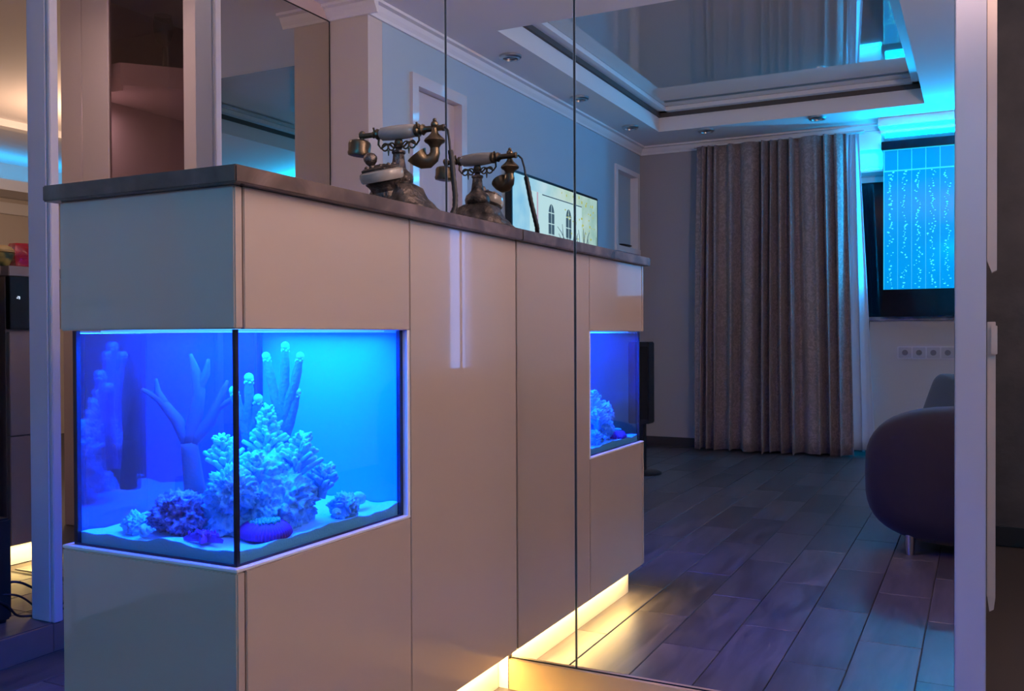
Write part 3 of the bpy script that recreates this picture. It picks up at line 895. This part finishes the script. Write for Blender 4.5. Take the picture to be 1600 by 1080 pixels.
def cable(pts, r, label):
    f = []
    P = [Vector(p) for p in pts]
    P = [P[0]] + P + [P[-1]]
    for i in range(1, len(P) - 2):
        for s in range(8):
            t = s / 8
            a, b, c, d = P[i - 1], P[i], P[i + 1], P[i + 2]
            f.append(.5 * ((2 * b) + (-a + c) * t + (2 * a - 5 * b + 4 * c - d) * t * t + (-a + 3 * b - 3 * c + d) * t ** 3))
    f.append(P[-2])
    o = MB().tube(f, r, 8).build('cable', cord_m, None, SM)
    return tag(o, label, 'cable', 'cables beside the black speaker')


cable([(-1.452, -.40, .20), (-1.43, -.36, .19), (-1.43, -.28, .13), (-1.46, -.22, .086), (-1.50, -.15, .086)], .0035, 'thick black cable leaving the upper back of the black speaker')
cable([(-1.452, -.43, .17), (-1.43, -.38, .16), (-1.43, -.33, .12), (-1.425, -.31, .088), (-1.41, -.25, .086), (-1.45, -.2, .086)], .003, 'thin black cable sagging from the speaker to the white post')
cable([(-1.452, -.455, .17), (-1.435, -.41, .14), (-1.445, -.37, .098), (-1.44, -.335, .086), (-1.41, -.29, .086), (-1.42, -.2, .086)], .0035, 'black cable curling on the raised floor by the white post')

# kitchen unit seen in the far left of the mirror
kit = empty('kitchen_unit', (-2.3, -.165, .08), 'low brown kitchen unit with glowing toe strip, in the mirror at far left', 'cabinet')
brown_k = mat('brown_kitchen_front', (.27, .20, .17), .35)
bx('carcass', (-2.6, -.228, .16), (-2.05, -.02, 1.125), brown_k, kit)
bx('drawer_front', (-2.05, -.226, .16), (-2.03, -.022, .55), brown_k, kit, .002)
bx('drawer_front', (-2.05, -.226, .553), (-2.03, -.022, .925), brown_k, kit, .002)
bx('worktop', (-2.6, -.232, 1.126), (-2.02, -.015, 1.161), mat('kitchen_worktop', (.26, .20, .18), .4), kit, .002)
bx('plinth', (-2.6, -.225, .081), (-2.075, -.025, .16), shelf_white, kit)
oven = empty('built_in_oven', (-2.04, -.165, .93), 'black built-in oven front with small lit symbols under the kitchen worktop', 'oven')
bx('front_glass', (-2.0505, -.226, .935), (-2.026, -.022, 1.124), black_gl, oven, .002)
for yy in (-.048, -.125):
    mk = MB()
    mk.box((-2.0262, yy, 1.045), (-2.0252, yy - .006, 1.049)).box((-2.0262, yy - .009, 1.043), (-2.0252, yy - .013, 1.052)).box((-2.0262, yy - .003, 1.051), (-2.0252, yy - .012, 1.0535))
    mk.build('display_symbol', mat('oven_symbol', (.8, .85, .9), .5, emit=(.7, .85, 1), estr=.8), oven)
red_gl = mat('red_foil', (.42, .01, .02), .12, coat=.6, bump=(20, .6, .02))
jar = MB().lathe([(.028, 0), (.040, .006), (.046, .03), (.050, .06), (.044, .085), (.040, .094), (.034, .090), (.030, .02)], 12, Matrix.Translation((-2.10, -.118, 1.161)) @ Matrix.Diagonal((.85, .85, .95, 1)), lambda a, z: 1 + .10 * math.cos(6 * a)).build('red_vase', red_gl, None, SM)
tag(jar, 'shiny ruby red fluted vase on the kitchen worktop above the oven', 'vase')
bowl = empty('striped_bowl', (-2.09, -.042, 1.161), 'yellow and green decorated bowl left of the red vase', 'bowl')
MB().lathe([(.02, 0), (.03, .004), (.05, .03), (.058, .055), (.055, .055), (.046, .03)], 24, Matrix.Translation((-2.09, -.042, 1.161)) @ Matrix.Diagonal((.62, .62, .9, 1))).build('bowl_body', mat('green_bowl', (.05, .10, .06), .3, var=(30, (.5, .4, .1), 2)), bowl, SM)
MB().lathe([(.054, .056), (.060, .058), (.060, .066), (.045, .078), (.02, .086), (.004, .087)], 24, Matrix.Translation((-2.09, -.042, 1.161)) @ Matrix.Diagonal((.62, .62, .9, 1))).build('lid', mat('mustard_lid', (.40, .27, .09), .5), bowl, SM)

# far kitchen wall: door frame and blue cove
struct(MB().box((-6.66, -2.2, 0), (-6.62, -2.3, 2.1)).box((-6.66, -3.6, 0), (-6.62, -3.5, 2.1)).box((-6.66, -2.2, 2.0), (-6.62, -3.6, 2.1)).build('door_2', crown_m), 'kitchen door frame')
struct(MB().box((-6.66, -.4, 2.14), (-6.2, -5.2, 2.19)).box((-6.22, -.4, 2.19), (-6.2, -5.2, 2.23)).box((-5.2, -.4, 2.40), (-5.1, -5.2, 2.45)).build('trim_12', crown_m), 'kitchen cornice with blue cove light')

# ================================================================== VITRINE WALL UNIT (seen in the mirror)
VX0, VX1, VYF, VYB = -2.545, -1.675, -.631, -1.402
vit = empty('vitrine_cabinet', (-2.1, -1.0, .079), 'tall pinkish white vitrine with one smoked glass door and bronze mirror side', 'cabinet')
bx('filler_panel', (VX0, VYF - .02, .08), (-2.413, VYF, ZC), pinkwhite, vit, .0015)
df = MB()
df.box((-2.408, VYF - .02, .98), (-2.251, VYF, ZC)).box((-1.81, VYF - .02, .98), (-1.700, VYF, ZC)).box((-2.251, VYF - .02, .98), (-1.81, VYF, 1.10)).box((-2.251, VYF - .02, 2.40), (-1.81, VYF, ZC))
door_f = df.build('door', pinkwhite, vit)
bx('door_glass', (-2.251, VYF - .014, 1.10), (-1.81, VYF - .009, 2.40), bronze_glass, door_f)
bx('lower_door', (-2.408, VYF - .02, .16), (-2.036, VYF, .976), pinkwhite, vit, .0015)
bx('lower_door', (-2.033, VYF - .02, .16), (-1.700, VYF, .976), pinkwhite, vit, .0015)
bx('plinth', (VX0, VYF - .05, .08), (-1.70, VYF - .03, .157), pinkwhite, vit)
bx('side_edge', (-1.697, VYF - .018, .08), (-1.675, VYF, ZC), carc, vit)
MB().box((VX0, VYF - .02, .08), (VX0 + .02, VYB, ZC)).box((VX0 + .02, VYB, .08), (-1.70, VYB + .02, ZC)).box((-1.70, VYF - .02, .08), (-1.682, VYB, ZC)).box((VX0 + .02, VYF - .03, .96), (-1.70, VYB + .02, .98)).build('carcass', mat('vitrine_inside', (.55, .45, .45), .5), vit)
sh = MB().prism([(VX0 + .02, -.690), (-2.24, -.690), (-1.79, -1.19), (-1.70, -1.19), (-1.70, VYB + .02), (VX0 + .02, VYB + .02)], 1.99, 2.085).build('shelf', pinkwhite, vit)
MB().prism([(-2.30, -.690), (-2.24, -.690), (-2.236, -.698), (-2.30, -.698)], 1.965, 1.99).build('fill_light_lip', pinkwhite, vit)  # added lip that hides the vitrine fill light
bx('bronze_mirror_side', (-1.681, VYF - .019, .08), (-1.675, VYB, 2.385), bronze_mirror, vit)
bx('mirror_edge', (-1.6748, VYF - .02, 2.381), (-1.6742, VYB, 2.387), black_gap, vit)
bx('mirror_edge', (-1.6748, VYB, .08), (-1.6742, VYB + .007, 2.387), black_gap, vit)
wg = MB().lathe([(.036, 0), (.037, .002), (.012, .006), (.005, .012), (.0042, .09), (.006, .10), (.030, .125), (.040, .16), (.042, .20), (.036, .24), (.035, .24), (.041, .20), (.039, .16), (.028, .127), (.003, .104)], 28, Matrix.Translation((-2.17, -.86, 2.0855))).build('wine_glass', dark_glass, None, SM)
tag(wg, 'stemmed wine glass standing on the white shelf behind the smoked vitrine door', 'glass')

# ================================================================== LIVING ROOM (seen in the mirror)
# door in the blue wall
d1 = struct(MB().box((XB - .10, -1.754, 0), (XB + .018, -1.81, 2.209)).box((XB - .10, -2.294, 0), (XB + .018, -2.238, 2.209)).box((XB - .10, -1.81, 2.15), (XB + .018, -2.238, 2.209)).build('door_1', white_lacq), 'white door in the pale blue wall')
bx('door_leaf', (XB - .07, -1.86, .01), (XB - .03, -2.238, 2.148), mat('matt_door_paint', (.62, .58, .60), .6), d1, .002)
bx('door_leaf', (XB - .09, -1.812, .01), (XB - .05, -1.852, 2.148), mat('matt_door_paint'), d1, .002)
bx('dark_gap', (XB - .095, -1.85, .01), (XB - .091, -1.862, 2.14), black_gap, d1)
MB().tube([(XB - .03, -1.90, 1.02), (XB + .01, -1.90, 1.02), (XB + .012, -1.98, 1.02)], .008, 10).build('handle', steel, d1, SM)

# niche
nf = MB()
nf.box((XB - .052, -4.62, 1.56), (XB + .015, -4.664, 2.226)).box((XB - .052, -5.126, 1.56), (XB + .015, -5.17, 2.226)).box((XB - .052, -4.664, 2.188), (XB + .0148, -5.126, 2.2258)).box((XB - .052, -4.618, 1.56), (XB + .02, -5.172, 1.603))
niche = struct(nf.build('trim_13', crown_m), 'white framed wall niche beside the curtain')
bx('niche_back', (XB - .06, -4.655, 1.598), (XB - .0515, -5.135, 2.195), wall_blue, niche)
ds = MB().lathe([(.02, 0), (.05, .004), (.085, .014), (.09, .02), (.06, .010), (.01, .006)], 24, Matrix.Translation((XB - .012, -4.9, 1.6035)) @ Matrix.Diagonal((.35, 1.4, 1, 1))).build('dish', black_gl, None, SM)
tag(ds, 'small dark dish in the white framed wall niche', 'dish')

# television
tv = empty('television', (XB, -3.46, 1.11), 'large flat television on the blue wall showing a pale palace facade and trees', 'television')
TVY0, TVY1, TVZ0, TVZ1 = -2.77, -4.157, 1.11, 1.892
bx('bezel', (XB + .004, TVY0, TVZ0), (XB + .045, TVY1, TVZ1), black_pl, tv, .004)
scr = bpy.data.materials.new('tv_picture'); scr.use_nodes = True
nt = scr.node_tree; b = nt.nodes['Principled BSDF']; b.inputs['Base Color'].default_value = (.01, .01, .01, 1); b.inputs['Roughness'].default_value = .15
tc = nt.nodes.new('ShaderNodeTexCoord'); mpn = nt.nodes.new('ShaderNodeSeparateXYZ'); nt.links.new(tc.outputs['Object'], mpn.inputs[0])
r1 = nt.nodes.new('ShaderNodeMapRange'); r1.inputs['From Min'].default_value = -2.8; r1.inputs['From Max'].default_value = -4.1
nt.links.new(mpn.outputs['Y'], r1.inputs['Value'])
rp = nt.nodes.new('ShaderNodeValToRGB'); e = rp.color_ramp.elements
e[0].position = 0; e[0].color = (.30, .66, .90, 1); e[1].position = 1; e[1].color = (.38, .60, .55, 1)
k = e.new(.35); k.color = (.50, .76, .84, 1); k = e.new(.62); k.color = (.55, .74, .62, 1)
nt.links.new(r1.outputs[0], rp.inputs['Fac'])
nz = nt.nodes.new('ShaderNodeTexNoise'); nz.inputs['Scale'].default_value = 7; nz.inputs['Detail'].default_value = 6
nt.links.new(tc.outputs['Object'], nz.inputs['Vector'])
mxc = nt.nodes.new('ShaderNodeMix'); mxc.data_type = 'RGBA'; mxc.blend_type = 'OVERLAY'; mxc.inputs[0].default_value = .6
nt.links.new(rp.outputs[0], mxc.inputs[6]); nt.links.new(nz.outputs['Fac'], mxc.inputs[7])
nt.links.new(mxc.outputs[2], b.inputs['Emission Color']); b.inputs['Emission Strength'].default_value = 1.0
bx('screen', (XB + .045, TVY0 - .018, TVZ0 + .018), (XB + .0458, TVY1 + .018, TVZ1 - .018), scr, tv)
pic_w = mat('picture_white', (.02, .02, .02), .3, emit=(.55, .80, .82), estr=1.0)
pic_d = mat('picture_dark', (.02, .02, .02), .3, emit=(.05, .10, .14), estr=1.0)
pic_y = mat('picture_leaf', (.02, .02, .02), .3, emit=(.45, .50, .10), estr=1.0)
pic_p = mat('picture_pink', (.02, .02, .02), .3, emit=(.55, .40, .50), estr=1.0)
XS = XB + .0460
pw = MB()
pw.box((XS, -3.02, 1.20), (XS + .0003, -3.85, 1.80))
pw.build('facade_picture', pic_w, tv)
pdk = MB()
for yy in (-3.34, -3.62):
    pts = [(yy - .045, 1.42), (yy + .045, 1.42)] + [(yy + .045 * math.cos(t * PI / 8), 1.68 + .07 * math.sin(t * PI / 8)) for t in range(9)]
    pdk.prism(pts, XS + .0004, XS + .0007, 'x')
for yy in (-3.30, -3.46, -3.58, -3.78):
    pdk.box((XS + .0004, yy, 1.25), (XS + .0007, yy - .02, 1.32))
pdk.box((XS + .0004, -3.02, 1.365), (XS + .0007, -3.85, 1.372)).box((XS + .0004, -3.2, 1.79), (XS + .0007, -3.85, 1.797))
pdk.build('arched_window_picture', pic_d, tv)
pmu = MB()
for yy in (-3.34, -3.62):
    pmu.box((XS + .0008, yy - .003, 1.42), (XS + .001, yy + .003, 1.745))
    for zz in (1.48, 1.55, 1.62, 1.69):
        pmu.box((XS + .0008, yy - .045, zz), (XS + .001, yy + .045, zz + .006))
pmu.build('glazing_bar_picture', pic_w, tv)['kind'] = 'stuff'
MB().box((XS, -3.12, 1.5), (XS + .0008, -3.14, 1.8)).build('banner_picture', pic_p, tv)
rl = random.Random(8); pb = MB(); pt = MB()
for k in range(26):
    y0_, z0_ = rl.uniform(-3.55, -4.1), rl.uniform(1.2, 1.5)
    a = rl.uniform(.6, 2.4); l = rl.uniform(.1, .35)
    p = [(XS + .0012, y0_, z0_)]
    for s in range(4):
        a += rl.uniform(-.4, .4)
        p.append((XS + .0012, max(-4.12, min(-3.4, p[-1][1] + math.cos(a) * l / 4)), min(1.85, p[-1][2] + math.sin(a) * l / 4)))
    pb.tube(p, [.004, .0035, .003, .0025, .0015], 4)
for k in range(70):
    y0_, z0_ = rl.uniform(-3.5, -4.1), rl.uniform(1.3, 1.85)
    pt.box((XS + .0013, y0_, z0_), (XS + .0016, y0_ - rl.uniform(.008, .022), z0_ + rl.uniform(.006, .02)))
pb.build('branch_picture', pic_d, tv)['kind'] = 'stuff'; pt.build('foliage_picture', pic_y, tv)['kind'] = 'stuff'

# curtain: deep irregular folds
def curtain_mesh(x0, x1, y, z0, z1, folds, amp, m, name, seed, flare=0.0, thick=.004):
    r_ = random.Random(seed); NU, NV = folds * 14, 22
    ph = [r_.uniform(-.35, .35) for _ in range(folds + 2)]; am = [r_.uniform(.55, 1.2) for _ in range(folds + 2)]
    bm = bmesh.new(); G = []
    for j in range(NV + 1):
        v = j / NV; row = []
        for i in range(NU + 1):
            u = i / NU; q = (u + .035 * math.sin(2 * PI * u * 2.3 + seed) + .018 * math.sin(2 * PI * u * 5.1 + 2 * seed)) * folds
            q = min(max(q, 0.0), folds - .001); k = int(min(q, folds - 1)); f = q - k
            A = am[k] * (1 - f) + am[k + 1] * f
            P_ = ph[k] * (1 - f) + ph[k + 1] * f
            w = math.sin(2 * PI * (q + P_ * .6 + .05 * math.sin(3 * v + k)))
            w = w + .30 * math.sin(4 * PI * q + P_ * 5)
            yy = y + amp * A * w * (.75 + .35 * v) + .01 * math.sin(9 * u + 4 * v)
            xx = x0 + (x1 - x0) * u + flare * v * (u - .5) + .018 * math.cos(2 * PI * q * 1.0 + P_) * v
            zz = z1 + (z0 - z1) * v
            if j == NV: zz += .006 * math.sin(q * 2.2)
            row.append(bm.verts.new((xx, yy, zz)))
        G.append(row)
    for j in range(NV):
        for i in range(NU):
            bm.faces.new((G[j][i], G[j][i + 1], G[j + 1][i + 1], G[j + 1][i]))
    mb = MB(); mb.add(bm)
    o = mb.build(name, m, None, 4)
    s = o.modifiers.new('thickness', 'SOLIDIFY'); s.thickness = thick
    return o


cu = curtain_mesh(-.93, .175, -5.06, .008, 2.374, 12, .070, curt_m, 'curtain', 5, .08)
MB().box((-.96, -5.05, 2.374), (.30, -5.09, 2.386)).build('curtain_rail', white_lacq, cu)
tag(cu, 'heavy grey-brown damask curtain hanging in deep folds before the back wall', 'curtain')
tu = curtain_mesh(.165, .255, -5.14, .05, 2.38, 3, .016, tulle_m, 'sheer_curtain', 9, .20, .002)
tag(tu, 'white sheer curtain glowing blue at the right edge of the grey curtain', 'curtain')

# radiator under the window
rad = empty('radiator', (.30, NYB + .06, .05), 'ribbed white radiator lit blue below the dark window', 'radiator')
for k in range(8):
    bx('rib', (.185 + k * .05, NYB + .02, .12), (.185 + k * .05 + .034, NYB + .09, .74), white_lacq, rad, .008)
bx('header_pipe', (.18, NYB + .04, .70), (.60, NYB + .07, .735), white_lacq, rad, .006)
bx('header_pipe', (.18, NYB + .04, .125), (.60, NYB + .07, .16), white_lacq, rad, .006)
for x in (.24, .52):
    bx('leg', (x, NYB + .04, -.006), (x + .02, NYB + .07, .125), white_lacq, rad)
MB().lathe([(.012, 0), (.016, .01), (.016, .04), (.01, .045)], 16, Matrix.Translation((.36, NYB + .10, .42)) @ Matrix.Rotation(PI / 2, 4, 'X').inverted()).build('valve', steel, rad, SM)
bx('window_board', (NX0, NYB + .0, .745), (.42, NYB + .16, .775), white_lacq, win, .003)

# low wall with stone sill, sockets
lw = struct(bx('wall_low', (.322, YB - .13, 0), (NX1, YB + .01, 1.0), mat('grey_beige_plaster', (.50, .48, .46), .75, bump=(60, .1, .003))), 'low wall under the bubble panel')
sill = bx('stone_sill', (.300, YB - .15, 1.0), (NX1, YB + .035, 1.03), sill_stone, None, .003)
tag(sill, 'grey stone sill slab on the low wall under the blue bubble panel', 'sill')
so = empty('socket_strip', (.70, YB + .011, .765), 'strip of four silver sockets on the low wall above the sofa', 'socket')
bx('frame_plate', (.512, YB + .0105, .722), (.90, YB + .019, .814), steel, so, .003)
for k in range(4):
    x = .522 + k * .094
    bx('socket_insert', (x, YB + .019, .730), (x + .086, YB + .024, .806), mat('silver_plastic', (.40, .40, .41), .4), so, .003)
    MB().lathe([(.020, 0), (.020, .003), (.016, .003), (.015, .001)], 18, Matrix.Translation((x + .043, YB + .024, .768)) @ Matrix.Rotation(-PI / 2, 4, 'X')).build('socket_ring', mat('grey_plastic', (.18, .18, .19), .4), so, SM)

# bubble panel
bp = empty('bubble_panel', (.95, -5.12, 1.03), 'tall glowing blue water bubble panel standing on the stone sill', 'bubble panel')
BX0, BX1, BZ0, BZ1, BY = .425, 1.62, 1.225, 2.235, -5.135
bx('base_box', (BX0 - .005, BY - .06, 1.031), (BX1, BY + .05, BZ0), black_gl, bp, .003)
bx('top_box', (BX0 - .012, BY - .06, BZ1), (BX1, BY + .045, 2.295), black_gl, bp, .003)
pm = bpy.data.materials.new('bubble_water_glow'); pm.use_nodes = True
nt = pm.node_tree; b = nt.nodes['Principled BSDF']; b.inputs['Base Color'].default_value = (.0, .06, .12, 1); b.inputs['Roughness'].default_value = .08
b.inputs['Emission Color'].default_value = (0, .36, .95, 1); b.inputs['Emission Strength'].default_value = 1.0
bx('water_body', (BX0, BY - .02, BZ0), (BX1, BY + .02, BZ1), pm, bp)
line_m = mat('bright_channel_edge', (.1, .4, .5), .3, emit=(.0, .62, .95), estr=1.0)
line_d = mat('channel_edge', (.1, .4, .5), .3, emit=(.0, .42, .93), estr=1.0)
CW = .0925
for k in range(13):
    x = BX0 + .002 + k * CW
    bx('channel_wall', (x, BY + .0202, BZ0), (x + .004, BY + .0215, BZ1 - .15), line_m if k == 0 else line_d, bp)
    bx('channel_wall', (x, BY + .0202, BZ1 - .15), (x + (.008 if k == 0 else .005), BY + .0218, BZ1), line_m, bp)
bx('water_line', (BX0, BY + .0202, BZ1 - .158), (BX1, BY + .0222, BZ1 - .148), line_m, bp)
bx('water_line', (BX0, BY + .0202, BZ1 - .006), (BX1, BY + .0222, BZ1), line_m, bp)
bb = MB(); rb = random.Random(4)
for c in range(12):
    if c in (5, 6): n_ = 26
    else: n_ = 85
    xc_ = BX0 + .002 + (c + .5) * CW
    ph = rb.uniform(0, 6)
    for k in range(n_):
        z = BZ0 + .01 + (BZ1 - .17 - BZ0) * (k + rb.random()) / n_
        if rb.random() < .25: continue
        x = xc_ + .010 * math.sin(z * 31 + ph) * math.sin(z * 9 + ph * 2) + rb.gauss(0, .009)
        r = rb.uniform(.0025, .0062)
        bb.ball((x, BY + .0205, z), r, 1, (rb.uniform(.8, 1.8), .4, rb.uniform(.7, 1.3)))
bbo = bb.build('bubbles', mat('bubble_glint', (.2, .5, .6), .2, emit=(.03, .78, .92), estr=1.1), bp, 4)
bbo['kind'] = 'stuff'
tagp = bp

# slim speaker tower by the end of the reflected cabinet
ts = empty('tower_speaker', (-.86, -3.67, 0), 'slim black tower speaker standing on the floor left of the curtain', 'speaker')
bx('speaker_body', (-.99, -3.60, .33), (-.85, -3.72, .86), black_pl, ts, .006)
bx('grille', (-.985, -3.597, .36), (-.855, -3.6, .83), mat('speaker_cloth', (.008, .008, .009), .95), ts, .001)
bx('pole', (-.945, -3.63, .02), (-.895, -3.69, .33), black_pl, ts, .004)
MB().lathe([(.13, 0), (.13, .012), (.11, .02), (.02, .024)], 32, Matrix.Translation((-.92, -3.66, 0))).build('foot_plate', black_pl, ts, SM)

# sofa: rounded arm towards the mirror
def pillow_bm(a, b, c, e1=.35, e2=.35, n=28, m_=18):
    bm = bmesh.new()

    def sp_(w, e): return math.copysign(abs(w) ** e, w)
    rows = []
    for j in range(1, m_):
        v = -PI / 2 + PI * j / m_; row = []
        for i in range(n):
            u = 2 * PI * i / n
            row.append(bm.verts.new((a * sp_(math.cos(v), e1) * sp_(math.cos(u), e2), b * sp_(math.cos(v), e1) * sp_(math.sin(u), e2), c * sp_(math.sin(v), e1))))
        rows.append(row)
    t = bm.verts.new((0, 0, c)); bo = bm.verts.new((0, 0, -c))
    for j in range(len(rows) - 1):
        for i in range(n):
            k = (i + 1) % n
            bm.faces.new((rows[j][i], rows[j][k], rows[j + 1][k], rows[j + 1][i]))
    for i in range(n):
        k = (i + 1) % n
        bm.faces.new((rows[-1][i], rows[-1][k], t)); bm.faces.new((rows[0][k], rows[0][i], bo))
    return bm


sofa = empty('sofa', (1.2, -2.4, 0), 'dark plum velvet sofa with a fat rounded arm, at the right of the room', 'sofa')
mb = MB(); mb.add(pillow_bm(.52, .21, .285, .62, .45, 48, 28), Matrix.Translation((1.14, -2.12, .32)))
mb.build('arm', sofa_m, sofa, 4)
mb = MB(); mb.add(pillow_bm(.44, .55, .16, .4, .4, 40, 22), Matrix.Translation((1.16, -2.75, .24)))
mb.build('seat', sofa_m, sofa, 4)
mb = MB(); mb.add(pillow_bm(.16, .80, .32, .45, .4, 40, 22), Matrix.Translation((1.58, -2.6, .40)))
mb.build('backrest', sofa_m, sofa, 4)
for x, y in ((.80, -2.0), (1.5, -2.0), (.85, -3.1), (1.5, -3.1)):
    MB().lathe([(.014, 0), (.018, .04), (.02, .10)], 14, Matrix.Translation((x, y, 0))).build('leg', steel, sofa, SM)


def cushion(c, rot, a, b, t, m, label):
    bm = pillow_bm(a, b, t, 1.0, .28, 48, 16)
    for v in bm.verts:
        r = max(abs(v.co.x) / a, abs(v.co.y) / b)
        v.co.z *= (1 - r ** 4 * .65)
    mb = MB(); mb.add(bm)
    o = mb.build('cushion', m, None, 4)
    o.matrix_world = Matrix.Translation(c) @ rot
    return tag(o, label, 'cushion', 'cushions on the plum sofa')


cushion((1.02, -2.47, .575), Matrix.Rotation(-.75, 4, 'X') @ Matrix.Rotation(.2, 4, 'Z'), .19, .19, .07, cush_m, 'dark teal cushion leaning on the arm of the plum sofa')
cushion((1.10, -2.58, .50), Matrix.Rotation(-.8, 4, 'X') @ Matrix.Rotation(-.2, 4, 'Z'), .18, .18, .06, cush2_m, 'brown patterned cushion leaning behind the teal one on the sofa')

# lamp bodies added around the unseen fill lights
fill_box = empty('fill_lamp_box', (2.75, -.40, 1.75), 'square white lamp box added around the cabinet fill light, unseen', 'lamp')
bx('housing', (2.64, -.56, 1.59), (2.749, -.24, 1.91), shelf_white, fill_box, .005)
kp = empty('added_pendant', (-4.3, -2.2, ZC), 'round pendant added around the kitchen fill light, unseen', 'lamp')
MB().lathe([(.06, 0), (.06, -.02), (.01, -.03)], 24, Matrix.Translation((-4.3, -2.2, ZC))).build('ceiling_rose', shelf_white, kp, SM)
MB().tube([(-4.3, -2.2, ZC - .02), (-4.3, -2.2, 2.2)], .004, 8).build('cord', cord_m, kp)
MB().lathe([(.02, .14), (.12, .08), (.16, 0), (.155, 0), (.115, .075), (.018, .13)], 32, Matrix.Translation((-4.3, -2.2, 2.11))).build('shade', glass_mat('frosted_shade', (.9, .85, .8)), kp, SM)
tc_ = empty('added_uplighter', (1.45, -.45, 0), 'slim uplighter added around the ceiling fill light, unseen', 'lamp')
MB().lathe([(.14, 0), (.14, .015), (.02, .03), (.012, .05), (.012, 1.64), (.02, 1.66)], 28, Matrix.Translation((1.45, -.45, 0))).build('stand', steel, tc_, SM)
MB().lathe([(.02, 1.66), (.10, 1.70), (.16, 1.77), (.155, 1.77), (.096, 1.706), (.018, 1.668)], 32, Matrix.Translation((1.45, -.45, 0))).build('shade', steel, tc_, SM)
vs = empty('ceiling_spotlight', (-1.95, -.22, ZC), 'recessed spotlight rim added for the vitrine fill light, unseen', 'spotlight')  # body for the added vitrine fill, not one of the tray spots
MB().lathe([(.062, -.001), (.062, -.012), (.054, -.020), (.045, -.020), (.043, -.004)], 28, Matrix.Translation((-1.95, -.22, ZC))).build('rim', steel, vs, SM)
